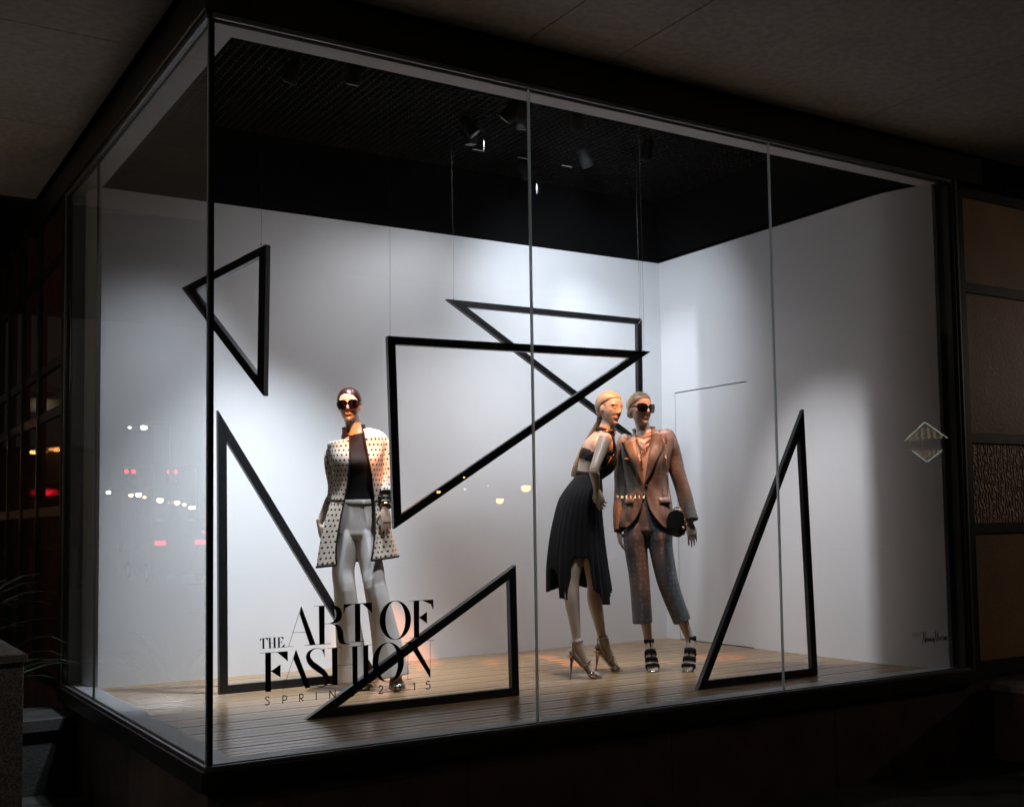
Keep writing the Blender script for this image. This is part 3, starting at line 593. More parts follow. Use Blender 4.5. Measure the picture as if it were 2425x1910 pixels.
def mannequin_body(t, parts, headc, fw, up, mat_, k=0.97, vox=0.0036):
    bm = bmesh.new(); parts(bm); fr = head_parts(bm, headc, fw, up, k)
    me = remesh(bm, vox, 5, 0.5); sculpt(me, fr, k); o = obj("body", me, mat_, t, True)
    L = fr[0]
    for s in (-1, 1):
        b2 = bmesh.new(); ball(b2, L((s*.0305, .0690, .0100)), .0112*k, (fr[1], fr[2], fr[3]), 16); e = obj("eye", b2, M['eye'], t, True)
        b2 = bmesh.new(); ball(b2, L((s*.0315, .0766, .0100)), (.0056*k, .0036*k, .0056*k), (fr[1], fr[2], fr[3]), 12); obj("iris", b2, M['iris'], e, True)
    return fr

def hair_cap(t, fr, m, k, front, r=(.0805, .1020, .0945), c=(0, -.018, .033), strands=34, part=0, bun=False, low=-58):
    """front(phi)-> hairline elevation in degrees; phi 0 = face, + = her right"""
    L, x, fw, up = fr; bm = bmesh.new(); N, R = 96, 26; rows = []
    for i in range(R+1):
        row = []
        for j in range(N):
            ph = 2*pi*j/N; e0 = front(ph if ph <= pi else ph-2*pi); e = radians(e0 + (89.0-e0)*(i/R)**0.9)
            g = 1 + .008*sin(strands*ph+6*sin(e*2)) * cos(e)
            thin = 1 - .035*max(0, 1-i/3.0)
            zz = sin(e)
            px_, py_, pz_ = sin(ph)*cos(e)*r[0], cos(ph)*cos(e)*r[1], zz*r[2]*(1.0 if zz > 0 else 1.12)
            if py_ < 0: py_ *= 1.02
            row.append(bm.verts.new(L(((px_*g*thin+c[0]), (py_*g*thin+c[1]), (pz_*g*thin+c[2])))))
        rows.append(row)
    for i in range(R):
        for j in range(N): bm.faces.new((rows[i][j], rows[i][(j+1) % N], rows[i+1][(j+1) % N], rows[i+1][j]))
    bm.faces.new(rows[-1]); bmesh.ops.recalc_face_normals(bm, faces=bm.faces)
    o = obj("hair", bm, m, t, True); md = o.modifiers.new("thick", 'SOLIDIFY'); md.thickness = 0.008; md.offset = -1
    return o

def loft(name, rings, m, t, n=72, k=5, sref=None, fref=None, gap=None, fold=None, thick=0.004, uvr=0.16, hem=None, ex=2.0, smooth=True):
    """rings: (centre, a, b[, gl, gr]); a sideways, b forwards; gap angles in radians either side of the front"""
    R = [list(r[0])+list(r[1:]) for r in rings]; R = catmull(R, k) if k > 1 else R; N = len(R); C = [V(r[:3]) for r in R]
    bm = bmesh.new(); uvl = bm.loops.layers.uv.new("UVMap"); grid = []; dist = 0; closed = gap is None and len(R[0]) == 5; frames = []
    for i in range(N):
        tt = (C[min(i+1, N-1)]-C[max(i-1, 0)]).normalized(); q = i/(N-1)
        if sref is None: s = UPZ.cross(tt); s.normalize(); f = s.cross(tt)
        else:
            sr = sref[0].lerp(sref[1], q) if isinstance(sref, tuple) else sref; f0 = fref[0].lerp(fref[1], q) if isinstance(fref, tuple) else fref
            s = (sr-tt*sr.dot(tt)).normalized(); f = (f0-tt*f0.dot(tt)-s*f0.dot(s)).normalized()
        if i: dist += (C[i]-C[i-1]).length
        a, b = R[i][3], R[i][4]; th0, th1 = (0, 2*pi) if closed else (R[i][6], 2*pi+R[i][5]); row = []
        for j in range(n+(0 if closed else 1)):
            th = th0+(th1-th0)*j/n; fo = fold(th, q) if fold else 0
            sn, cs = sin(th), cos(th)
            if ex != 2.0: sn, cs = math.copysign(abs(sn)**(2/ex), sn), math.copysign(abs(cs)**(2/ex), cs)
            p = C[i] + s*((a+fo)*sn) + f*((b+fo)*cs)
            row.append((bm.verts.new(p), th*uvr, dist))
        grid.append(row); frames.append((C[i], s, f, a, b, th0, th1))
    M_ = n if closed else n
    for i in range(N-1):
        for j in range(M_):
            j2 = (j+1) % len(grid[i]) if closed else j+1
            qs = [grid[i][j], grid[i][j2], grid[i+1][j2], grid[i+1][j]]; fc = bm.faces.new([z[0] for z in qs])
            for l, z in zip(fc.loops, qs):
                u = z[1] if not (closed and j2 == 0 and z in (qs[1], qs[2])) else 2*pi*uvr
                l[uvl].uv = (u, z[2])
    bmesh.ops.recalc_face_normals(bm, faces=bm.faces)
    o = obj(name, bm, m, t, smooth)
    if thick: md = o.modifiers.new("thick", 'SOLIDIFY'); md.thickness = thick; md.offset = 0
    o_frames[o.name] = frames; return o
o_frames = {}
def on(fr, q, th, out=0.0):
    """point on a lofted garment at q (0..1 along), angle th"""
    x = q*(len(fr)-1); i = min(int(x), len(fr)-2); w = x-i; A_, B_ = fr[i], fr[i+1]
    def pt(F): return F[0]+F[1]*((F[3]+out)*sin(th))+F[2]*((F[4]+out)*cos(th))
    return pt(A_).lerp(pt(B_), w)
def cord(name, pts, r, m, t, n=8, k=3, cap=True):
    bm = bmesh.new(); tube(bm, pts, [r]*len(pts) if isinstance(r, (int, float)) else r, n=n, k=k, cap=cap); return obj(name, bm, m, t, True)
def chain(name, pts, m, t, pitch=.011, r=.0055, w=.0016, k=8):
    P = [V(p) for p in catmull([list(p) for p in pts], k)]; bm = bmesh.new(); acc = 0; alt = 0
    def torus(c, tt, nn):
        b = tt.cross(nn).normalized(); nn = b.cross(tt).normalized(); vs = []
        for i in range(12):
            a = 2*pi*i/12; rc = tt*(cos(a)*r*1.35)+b*(sin(a)*r); rd = rc.normalized()
            vs.append([bm.verts.new(c+rc+rd*(w*cos(2*pi*j/5))+nn*(w*sin(2*pi*j/5))) for j in range(5)])
        for i in range(12):
            for j in range(5): bm.faces.new((vs[i][j], vs[(i+1) % 12][j], vs[(i+1) % 12][(j+1) % 5], vs[i][(j+1) % 5]))
    for i in range(len(P)-1):
        seg = (P[i+1]-P[i]); L_ = seg.length
        if L_ < 1e-6: continue
        while acc < L_:
            c = P[i]+seg*(acc/L_); tt = seg.normalized(); nn = (CAM-c).normalized(); nn = (nn-tt*nn.dot(tt)).normalized()
            if alt % 2: nn = tt.cross(nn)*.8+nn*.6
            torus(c, tt, nn); alt += 1; acc += pitch
        acc -= L_
    return obj(name, bm, m, t, True)
def band(bm, c, ax, sd, a, b, wd, th=.003, t0=0, t1=2*pi, n=28):
    ax = ax.normalized(); s = (sd-ax*sd.dot(ax)).normalized(); f = ax.cross(s); full = abs(t1-t0-2*pi) < 1e-3; g = []
    for j in range(n+(0 if full else 1)):
        a_ = t0+(t1-t0)*j/n; e = s*cos(a_); h = f*sin(a_)
        def p(o, z): return bm.verts.new(c+e*(a+o)+h*(b+o)+ax*z)
        g.append([p(0, -wd/2), p(th, -wd/2), p(th, wd/2), p(0, wd/2)])
    for j in range(n):
        x_, y_ = g[j], g[(j+1) % len(g)]
        for q in range(4): bm.faces.new((x_[q], y_[q], y_[(q+1) % 4], x_[(q+1) % 4]))
    if not full: bm.faces.new(g[0]); bm.faces.new(g[-1][::-1])
    bmesh.ops.recalc_face_normals(bm, faces=bm.faces)
def sunglasses(t, fr, k, style=0):
    L, x, fw, up = fr; lens_m = M['lens'] if style == 0 else M['lens2']
    bm = bmesh.new(); R = (.0325, .0285) if style == 0 else (.0330, .0275); ex = 2.6 if style == 0 else 3.0
    def pt(s, th, kx=1.0, o=0.0):
        c, d = cos(th), sin(th); X = math.copysign(abs(c)**(2/ex), c)*R[0]*kx; Z = math.copysign(abs(d)**(2/ex), d)*R[1]*kx
        if style == 0: Z *= (1.0 if Z > 0 else 1.0+.10*(X*s < 0)); X *= 1.0
        else: Z += .004*(X*s > 0)*(Z > 0); X += (.003*s if Z > 0 else 0)
        px_ = s*.0365+X; return L((px_, .0935 - 5.2*px_*px_ + o, .0045+Z))
    sg = obj("sunglasses", bmesh.new(), M['patent'], t)
    bm = bmesh.new()
    for s in (-1, 1):
        P = [pt(s, 2*pi*i/28) for i in range(28)]; n = len(P)
        for i in range(n):
            a, b = 2*pi*i/n, 2*pi*(i+1)/n; q = [pt(s, a, 1.10, .002), pt(s, b, 1.10, .002), pt(s, b, .93, .002), pt(s, a, .93, .002)]; q2 = [pt(s, a, 1.10, -.003), pt(s, b, 1.10, -.003), pt(s, b, .93, -.003), pt(s, a, .93, -.003)]
            F = [bm.verts.new(z) for z in q]; B = [bm.verts.new(z) for z in q2]
            bm.faces.new(F); bm.faces.new(B[::-1]); bm.faces.new((F[0], F[1], B[1], B[0])); bm.faces.new((F[2], F[3], B[3], B[2]))
        b2 = bmesh.new(); cc = b2.verts.new(pt(s, 0, 0.0)); vs = [b2.verts.new(pt(s, 2*pi*i/28, .97)) for i in range(28)]
        for i in range(28): b2.faces.new((cc, vs[i], vs[(i+1) % 28]))
        obj("lens", b2, lens_m, sg, True)
        tube(bm, [pt(s, 0 if s > 0 else pi, 1.05), L((s*.0765, .052, .014)), L((s*.080, .02, .013)), L((s*.0825, -.015, .010)), L((s*.0825, -.035, .002))], [(.002, .007), (.002, .0065), (.0018, .0055), (.0018, .0045), (.0014, .003)], side=x, n=8, k=3)
    tube(bm, [L((-.007, .0935, .013)), L((0, .0965, .015)), L((.007, .0935, .013))], [.0035]*3, n=8, k=2)
    bmesh.ops.recalc_face_normals(bm, faces=bm.faces); old = sg.data; me = bpy.data.meshes.new("sunglasses"); bm.to_mesh(me); bm.free(); me.materials.append(M['patent']); sg.data = me; bpy.data.meshes.remove(old)
    return sg

# ---- first mannequin: dotted coat, white flared trousers
F1 = Fig((1.475, 1.60)); P1 = F1.P; S1, W1 = F1.u, -F1.v
t1 = thing("mannequin", "mannequin in black dotted white coat, white flared trousers and sunglasses, standing alone at left", "mannequin", F1.B, "mannequins in the display window")
k1 = F1.m/3.4167
def c1(x, y, dv=.06): return P1(*z1(x, y), dv)
def body1(bm):
    tube(bm, [c1(480, 1345), c1(485, 1280), c1(490, 1200), c1(508, 1060), c1(510, 960), c1(505, 850), c1(502, 740), c1(500, 640), c1(498, 570), c1(493, 530), c1(485, 505)],
         [(.06, .05), (.122, .074), (.126, .076), (.100, .072), (.100, .075), (.118, .085), (.135, .092), (.138, .082), (.128, .058), (.080, .050), (.056, .052)], side=S1, n=30, k=3, ex=2.2)
    for s in (-1, 1): ball(bm, c1(503+s*72, 745, .06)+W1*.062, (.052, .05, .056), seg=16)
    tube(bm, [c1(490, 540), c1(476, 470), c1(462, 410), c1(452, 370)], [(.062, .06), (.050, .052), (.047, .050), (.05, .052)], side=S1, n=20, k=3)
    a = (c1(335, 640, .08), c1(325, 960, .14), c1(192, 1228, .14)); arm(bm, *a, W1)
    hand(bm, a[2], F1.dir(.16, .0, -1), F1.dir(1, .35, .2), 1, .25)
    b = (c1(662, 570, .06), c1(728, 860, .08), c1(722, 1105, -.03)); arm(bm, *b, W1)
    hand(bm, b[2], F1.dir(.10, -.1, -1), F1.dir(-.45, .9, -.05), -1, .07)
    for hp, kn, an, bl, to in ((c1(425, 1300), P1(*zb(446, 290), .03), P1(845, 1592, .12), P1(862, 1632, .06), P1(866, 1640, .01)), (c1(560, 1300), P1(*zb(728, 275), -.03), P1(938, 1590, .0), P1(941, 1632, -.08), P1(941, 1641, -.12))):
        leg(bm, hp, kn, an, S1, F1.v, .78); foot(bm, an, bl, to, toes=False)
HC1 = c1(434, 274, .03)
fr1 = mannequin_body(t1, body1, HC1, F1.dir(-.10, -1, -.06), F1.dir(-.05, -.04, 1), M['skin1'], .915)
def front1(ph):
    d = math.degrees(ph); a = abs(d)
    if d > 40: e = 23 - (d-40)*1.0 if d < 66 else -3-(d-66)*2.1
    elif d > -50: e = 25 + 6*exp(-((d-17)/14)**2) - 2*(d/40 if d > 0 else 0) - 21*max(0, (10-d)/60)**1.05
    else: e = 4 - (-50-d)*.7 if d > -66 else -7-(-66-d)*1.7
    return max(e, -50 if a < 100 else -54)
hair_cap(t1, fr1, M['hair_red'], .915, front1, r=(.0805, .1020, .0925))
sunglasses(t1, fr1, .915, 0)
# black top
tp = loft("top", [(c1(484, 512), .066, .060), (c1(490, 535), .105, .066), (c1(498, 575), .150, .078), (c1(500, 660), .145, .098), (c1(503, 745), .138, .128), (c1(505, 850), .124, .100), (c1(510, 960), .108, .086), (c1(509, 1035), .112, .090)], M['cloth_black'], t1, sref=S1, fref=W1, fold=lambda th, q: .0018*sin(9*th+14*q))
# trousers
bm = bmesh.new()
crease = lambda th: 1 + .15*exp(-(abs((th-pi*1.5+pi) % (2*pi)-pi)/.28)**1.3) + .10*exp(-(abs((th-pi*.5+pi) % (2*pi)-pi)/.28)**1.3)
tube(bm, [c1(505, 1052), c1(500, 1120), c1(492, 1200), c1(488, 1275), c1(486, 1330), c1(482, 1362)], [(.112, .086), (.130, .088), (.146, .090), (.143, .089), (.130, .086), (.075, .055)], side=S1, n=34, k=4, ex=2.2)
tube(bm, [c1(440, 1160), c1(424, 1270), c1(417, 1390), P1(*zb(437, 110), .05), P1(*zb(452, 290), .04), P1(*zb(480, 600), .07), P1(*zb(512, 900), .09), P1(*zb(528, 1130), .09)], [(.040, .045), (.066, .078), (.072, .088), (.068, .080), (.067, .072), (.076, .080), (.089, .092), (.099, .100)], side=S1, n=40, k=4, shape=crease)
tube(bm, [c1(538, 1160), c1(558, 1270), c1(578, 1390), P1(*zb(703, 110), .02), P1(*zb(730, 270), -.02), P1(*zb(800, 600), -.01), P1(*zb(852, 880), -.01), P1(*zb(886, 1092), -.02)], [(.040, .045), (.066, .078), (.074, .089), (.070, .082), (.068, .074), (.078, .082), (.094, .094), (.106, .102)], side=S1, n=40, k=4, shape=crease)
for v_ in bm.verts:
    p = v_.co; q = noise.noise(V((p.x*7, p.y*7, p.z*2.2+3)))*.006 + noise.noise(V((p.x*16, p.y*16, p.z*9)))*.0022; v_.co = p + W1*q
tr = obj("trousers", remesh(bm, .0045, 3, .5), M['trousers'], t1, True)
bm = bmesh.new(); wb = [c1(505, 1040), c1(504, 1078)]; band(bm, wb[0].lerp(wb[1], .5), UPZ, S1, .1145, .092, .038, .003); obj("waistband", bm, M['trousers'], tr, True)
bm = bmesh.new(); box(bm, tuple(-x for x in (.012, .003, .009)), (.012, .003, .009), .002)
for v_ in bm.verts: v_.co = wb[0].lerp(wb[1], .5) + S1*(v_.co.x+.035) + W1*(.098+v_.co.y) + UPZ*v_.co.z
obj("waist_tab", bm, M['trousers'], tr)
# coat
def g1(x, c, a): return asin(max(-.98, min(.98, (x-c)*k1/a)))
rows = [(478, 506, .078, .076, 440, 545), (487, 526, .128, .084, 438, 556), (493, 552, .172, .094, 440, 560), (497, 620, .176, .106, 441, 572), (498, 720, .166, .134, 440, 592), (500, 850, .150, .124, 434, 612), (500, 960, .152, .118, 418, 630), (496, 1045, .158, .120, 396, 641), (492, 1200, .186, .138, 362, 645), (493, 1380, .214, .158, 336, 632), (495, 1535, .236, .176, 334, 612)]
cr = [(c1(x, y, .06), a, b, g1(gl, x, a), g1(gr, x, a)) for x, y, a, b, gl, gr in rows]
def cfold(th, q):
    e = max(0, q-.45)*1.8
    return e*(.013*sin(5*th+.8)+.007*sin(11*th+2)) + .003*sin(8*th+20*q)*(.3+q)
coat = loft("coat", cr, M['knit'], t1, n=110, k=6, sref=S1, fref=W1, fold=cfold, thick=.004, uvr=.17)
cf = o_frames["coat"]
def cpt(q, th, out=.002): return on(cf, q, th, out+cfold(th, q))
gl = lambda q: on_gap(q, 1); gr = lambda q: on_gap(q, 0)
def on_gap(q, w):
    x = q*(len(cf)-1); i = min(int(x), len(cf)-2); f_ = x-i; A_, B_ = cf[i], cf[i+1]
    return (A_[5]*(1-f_)+B_[5]*f_) if w == 0 else (A_[6]*(1-f_)+B_[6]*f_)
cord("trim", [cpt(q/24, on_gap(q/24, 0)) for q in range(25)], .0052, M['trim'], coat, k=1)
cord("trim", [cpt(q/24, on_gap(q/24, 1)) for q in range(25)], .0052, M['trim'], coat, k=1)
cord("trim", [cpt(1, on_gap(1, 0)+(on_gap(1, 1)-on_gap(1, 0))*j/60) for j in range(61)], .0065, M['trim'], coat, k=1)
bm = bmesh.new()   # lining of the back panel, black inside
lin = loft("lining", [(r[0]-W1*.006, r[1]-.009, r[2]-.009, r[3], r[4]) for r in cr[6:]], M['trim'], t1, n=60, k=4, sref=S1, fref=W1, fold=lambda th, q: cfold(th, .55+.45*q), thick=0); lin.parent = coat; bm.free()
cord("belt", [cpt(.70, on_gap(.70, 0)+.02+j*.1) for j in range(14)], .0045, M['trim'], coat, k=2)
_belt = 1
cord("belt", [cpt(.70, on_gap(.70, 1)-.02-j*.1) for j in range(14)], .0045, M['trim'], coat, k=2)
_wz = c1(495, 1040).z; _hz = c1(495, 1535).z; _cc = c1(495, 1300)
for o_ in [coat]+[c_ for c_ in bpy.data.objects if c_.parent is coat]:
    for v_ in o_.data.vertices:
        q_ = max(0, min(1, (_wz-v_.co.z)/(_wz-_hz))); v_.co.z += .10*q_*(v_.co-_cc).dot(S1)
loft("collar", [(c1(480, 520), .082, .080, g1(438, 480, .082), g1(552, 480, .082)), (c1(474, 480), .070, .070, g1(412, 474, .070), g1(545, 474, .070)), (c1(468, 440), .068, .068, g1(405, 468, .068), g1(532, 468, .068))], M['trim'], t1, n=40, k=4, sref=S1, fref=W1, thick=.006).parent = coat
def sleeve(t_, nm, pts, rad, m, par, sref, fref, fold=.004, tm=None, uvr=.05):
    o = loft(nm, [(p, r[0] if isinstance(r, tuple) else r, r[1] if isinstance(r, tuple) else r*1.05) for p, r in zip(pts, rad)], m, t_, n=40, k=6, sref=sref, fref=fref, thick=.004, uvr=uvr, fold=lambda th, q: fold*(sin(3*th+9*q)*.6+sin(2*th-17*q)*.5+sin(25*q+th)*.5*q))
    o.parent = par
    fr_ = o_frames[o.name]
    if tm: cc = cord("cuff_trim", [on(fr_, 1, 2*pi*j/24, .002) for j in range(25)], .0045, tm, t_, k=1); cc.parent = par
    return o
sleeve(t1, "sleeve", [c1(385, 595, .07), c1(340, 612, .08), c1(304, 672, .09), c1(306, 780, .10), c1(334, 940, .12), c1(320, 1070, .12)], [.018, .044, .050, .048, .050, .050], M['knit'], coat, S1, W1, tm=M['trim'])
sleeve(t1, "sleeve", [c1(600, 535, .06), c1(655, 530, .06), c1(696, 590, .07), c1(724, 720, .07), c1(734, 880, .06), c1(738, 990, .02)], [.018, .042, .050, .049, .048, .047], M['knit'], coat, S1, W1, tm=M['trim'])
for pts in ([(248, 640), (262, 720), (300, 790), (345, 835)],):
    cord("piping", [c1(x, y, -.005) + W1*(.0 if i else .0) for i, (x, y) in enumerate(pts)], .0026, M['trim'], coat)
bm = bmesh.new()
for i, (y, r_, w_) in enumerate(((1018, .030, .012), (1038, .031, .010), (1060, .029, .008), (1088, .030, .016))): band(bm, c1(727, y, -.01-.0002*i), F1.dir(0.02, .3, 1), S1, r_, r_, w_, .005)
for j in range(10): ball(bm, c1(727, 1012, -.01)+S1*(.037*cos(j*.63))+W1*(.037*sin(j*.63)), .008, seg=8)
obj("bracelets", bm, M['leather'], t1, True)
bm = bmesh.new(); band(bm, c1(727, 1073, -.02), F1.dir(0, .3, 1), S1, .029, .029, .014, .003); obj("cuff_bracelet", bm, M['gold'], t1, True)
for to, an in ((P1(866, 1640, 0), P1(850, 1592, .12)), (P1(942, 1641, -.12), P1(938, 1590, 0))):
    f = (to-an); f.z = 0; f.normalize(); s = f.cross(UPZ); to.z = 0.004; sh = None
    bm = bmesh.new(); tube(bm, [to-f*.17+UPZ*.05, to-f*.10+UPZ*.034, to-f*.05+UPZ*.028, to-f*.015+UPZ*.024, to+f*.006+UPZ*.02], [(.034, .03), (.044, .032), (.048, .027), (.045, .023), (.030, .014)], side=s, n=22, k=3, ex=2.5); sh = obj("shoe", bm, M['pewter'], t1, True)
    for j in range(4):
        bm = bmesh.new(); c_ = to-f*(.004+.02*j)+UPZ*(.012); tube(bm, [c_+s*(.047*cos(a))+UPZ*(.040*sin(a)*(.75+.1*j)) for a in [i*pi/10 for i in range(11)]], [.003]*11, n=6, k=1); obj("ribbed_strap", bm, M['silver'] if j % 2 == 0 else M['pewter'], sh, True)
    bm = bmesh.new(); tube(bm, [to-f*.19+UPZ*.05, to-f*.195], [.014, .006], side=s, n=10, k=1); obj("heel", bm, M['pewter'], sh, True)

# ---- second mannequin: black halter and pleated skirt, leaning forward
F2 = Fig((2.93, 1.31)); P2 = F2.P; W2 = F2.dir(.93, .36); S2 = UPZ.cross(W2); k2 = F2.m/3.4171
t2 = thing("mannequin", "blonde mannequin with long ponytail in black halter and pleated skirt, leaning forward", "mannequin", F2.B, "mannequins in the display window")
def c2(x, y, dv=0.0): return P2(*z2(x, y), dv)
def l3(x, y, dv=0.0): return P2(*z3(x, y), dv)
NT, FT = -.20, .15
ft2 = [(l3(457, 1165, -.20), l3(622, 1500, -.20), l3(712, 1526, -.18), l3(378, 1563, -.26)), (l3(742, 1120, .12), l3(868, 1420, .15), l3(942, 1446, .19), l3(664, 1472, .08))]
def body2(bm):
    tube(bm, [c2(385, 1080), c2(388, 1010), c2(392, 930), c2(412, 800), c2(425, 745), c2(448, 680), c2(480, 600), c2(508, 530), c2(530, 475), c2(545, 440), c2(556, 410)],
         [(.10, .08), (.150, .108), (.155, .112), (.108, .076), (.104, .072), (.115, .082), (.130, .090), (.145, .085), (.135, .066), (.08, .056), (.05, .05)], side=S2, n=32, k=4, ex=2.2)
    for s in (-1, 1): ball(bm, c2(518, 650)+S2*(.056*s)+W2*.012, (.046, .046, .050), seg=16)
    for s in (-1, 1): ball(bm, c2(485, 560)+S2*(.070*s)-W2*.012, (.06, .06, .085), seg=16)
    tube(bm, [c2(540, 455), c2(562, 400), c2(585, 345), c2(592, 300)], [(.060, .056), (.047, .050), (.045, .048), (.045, .05)], side=S2, n=20, k=3)
    a = (c2(556, 480, -.155), c2(470, 722, -.27), c2(488, 885, -.215)); arm(bm, *a, F2.u, (.046, .037, .031, .033, .022, .019))
    hand(bm, a[2], F2.dir(.28, .10, -1), F2.dir(.35, .9, .1), -1, .42)
    b = (c2(510, 480, .14), c2(500, 700, .21), c2(500, 860, .09)); arm(bm, *b, F2.u)
    hand(bm, b[2], F2.dir(.05, .05, -1), F2.dir(-.5, -.8, .1), 1, .3)
    leg(bm, c2(385, 1050, -.07), l3(405, 425, -.15), ft2[0][0], S2, -W2, .93); leg(bm, c2(395, 1050, .07), l3(650, 480, .10), ft2[1][0], S2, -W2, .93)
    for an, bl, to, h_ in ft2: foot(bm, an, bl, to)
fr2 = mannequin_body(t2, body2, c2(596, 235, .0), F2.dir(.72, -.69, -.10), F2.dir(.14, .0, 1), M['skin2'], .97)
def front2(ph):
    d = math.degrees(ph); a = abs(d)
    if a < 50: return 29 - (a/50)**2*9 - (4*exp(-((d-24)/9)**2))
    if a < 88: return 20 - (a-50)*.62
    if a < 105: return -4 - (a-88)*2.2
    return -41 - min(14, (a-105)*.35)
hair_cap(t2, fr2, M['hair_blonde'], .97, front2, strands=30)
bm = bmesh.new(); pts = [c2(512, 300, .03), c2(500, 345, .05), c2(462, 420, .07), c2(412, 520, .09), c2(360, 640, .10), c2(322, 740, .11), c2(306, 784, .11)]
tube(bm, pts, [(.018, .016), (.017, .015), (.022, .02), (.028, .022), (.033, .022), (.030, .018), (.022, .010)], side=F2.u, n=30, k=5, shape=lambda th: 1+.05*sin(9*th))
obj("ponytail", bm, M['hair_blonde'], t2, True)
# halter top
def h2(th, q): return .0015*sin(12*th+9*q)
tpb = loft("halter_top", [(c2(492, 585), .132, .094), (c2(482, 612), .134, .100), (c2(468, 640), .130, .098), (c2(455, 672), .121, .092)], M['cloth_black'], t2, n=60, k=4, sref=S2, fref=W2, fold=h2)
def panel(rings, hw):
    bm = bmesh.new(); R = catmull([list(r[0])+list(r[1:])+[h] for r, h in zip(rings, hw)], 5); g = []
    for i, r_ in enumerate(R):
        C_ = V(r_[:3]); tt = (V(R[min(i+1, len(R)-1)][:3])-V(R[max(i-1, 0)][:3])).normalized(); s = (S2-tt*S2.dot(tt)).normalized(); f = (W2-tt*W2.dot(tt)-s*W2.dot(s)).normalized()
        g.append([bm.verts.new(C_+s*(r_[3]*sin(a))+f*(r_[4]*cos(a))) for a in [r_[5]*(-1+2*j/30) for j in range(31)]])
    for i in range(len(g)-1):
        for j in range(30): bm.faces.new((g[i][j], g[i][j+1], g[i+1][j+1], g[i+1][j]))
    o = obj("front_panel", bm, M['cloth_black'], tpb, True); md = o.modifiers.new("thick", 'SOLIDIFY'); md.thickness = .003; return o
panel([(c2(560, 415), .054, .056), (c2(545, 465), .100, .072), (c2(525, 530), .146, .096), (c2(505, 600), .142, .112), (c2(494, 655), .132, .122), (c2(462, 712), .112, .098), (c2(440, 745), .106, .080)], [1.5, 1.1, .85, 1.1, 1.35, 1.35, 1.2])
bm = bmesh.new(); band(bm, c2(556, 418), (c2(580, 345)-c2(545, 450)), S2, .056, .056, .038, .005); obj("neck_band", bm, M['cloth_black'], tpb, True)
chain("chain_collar", [c2(556, 418)+S2*(.066*sin(a))+W2*(.066*cos(a))+(c2(580, 345)-c2(545, 450)).normalized()*.012*cos(a) for a in [-2.6+i*.4 for i in range(14)]], M['gold'], t2, .012, .007, .002)
chain("chain_necklace", [c2(560, 425)+W2*.06-S2*.02, c2(592, 500)+S2*-.035, c2(603, 560)-S2*.04, c2(607, 630)-S2*.045, c2(606, 655)-S2*.04], M['gold'], t2, .011, .0075, .0024)
bm = bmesh.new(); tube(bm, [fr2[0]((.074, -.012, -.032)), fr2[0]((.076, -.014, -.05))], [.004, .007], n=8, k=1); obj("earring", bm, M['gold'], t2, True)
# pleated skirt, hem longer behind and in front, raised over the near leg
def hemy(nx):
    pts = [(-1.01, 1520), (-.93, 1530), (-.89, 1560), (-.87, 1745), (-.60, 1762), (-.555, 1470), (-.5, 1436), (-.3, 1425), (.0, 1440), (.05, 1500), (.07, 1690), (.27, 1712), (.30, 1800), (.68, 1812), (.72, 1770), (1.01, 1700)]
    for i in range(len(pts)-1):
        if pts[i][0] <= nx <= pts[i+1][0]: w = (nx-pts[i][0])/(pts[i+1][0]-pts[i][0]); return pts[i][1]*(1-w)+pts[i+1][1]*w
    return 1700
bm = bmesh.new(); NTH, NR = 288, 46; pts = [(430, 762, .112, .080), (412, 800, .124, .090), (378, 900, .165, .122), (350, 1000, .182, .138), (334, 1250, .19, .170), (336, 1500, .205, .192), (352, 1700, .205, .204), (358, 1830, .21, .21)]
PR = catmull([list(p) for p in pts], 8); ys_ = [p[1] for p in PR]
def ringat(y):
    for i in range(len(PR)-1):
        if PR[i][1] <= y <= PR[i+1][1]+1e-6: w = (y-PR[i][1])/(PR[i+1][1]-PR[i][1]); return [a*(1-w)+b*w for a, b in zip(PR[i], PR[i+1])]
    return PR[-1]
grid = []
for j in range(NTH):
    th = 2*pi*j/NTH; near = sin(th) < 0.12; nx = cos(th)*1.0; yb = hemy(nx) if near else 1690+18*sin(3*th)
    yb += 3*sin(th*31); col = []
    for i in range(NR+1):
        y = 762+(yb-762)*i/NR; r_ = ringat(y); g = max(0, (y-800)/900)
        z_ = abs(((th*30/(2*pi)*1.0) % 1)-.5)*2; f_ = .019*g*(z_-.5) + .010*g*sin(5*th+1.3)
        c_ = c2(r_[0], r_[1]); col.append(bm.verts.new(c_+S2*((r_[2]+f_)*sin(th))+W2*((r_[3]+f_)*cos(th))))
    grid.append(col)
for j in range(NTH):
    for i in range(NR): a, b = grid[j], grid[(j+1) % NTH]; bm.faces.new((a[i], b[i], b[i+1], a[i+1]))
sk = obj("skirt", bm, M['cloth_black'], t2, True); md = sk.modifiers.new("thick", 'SOLIDIFY'); md.thickness = .002
bm = bmesh.new(); band(bm, c2(428, 768), F2.dir(-.2, 0, -1), S2, .112, .080, .03, .004); obj("waistband", bm, M['cloth_black'], sk, True)
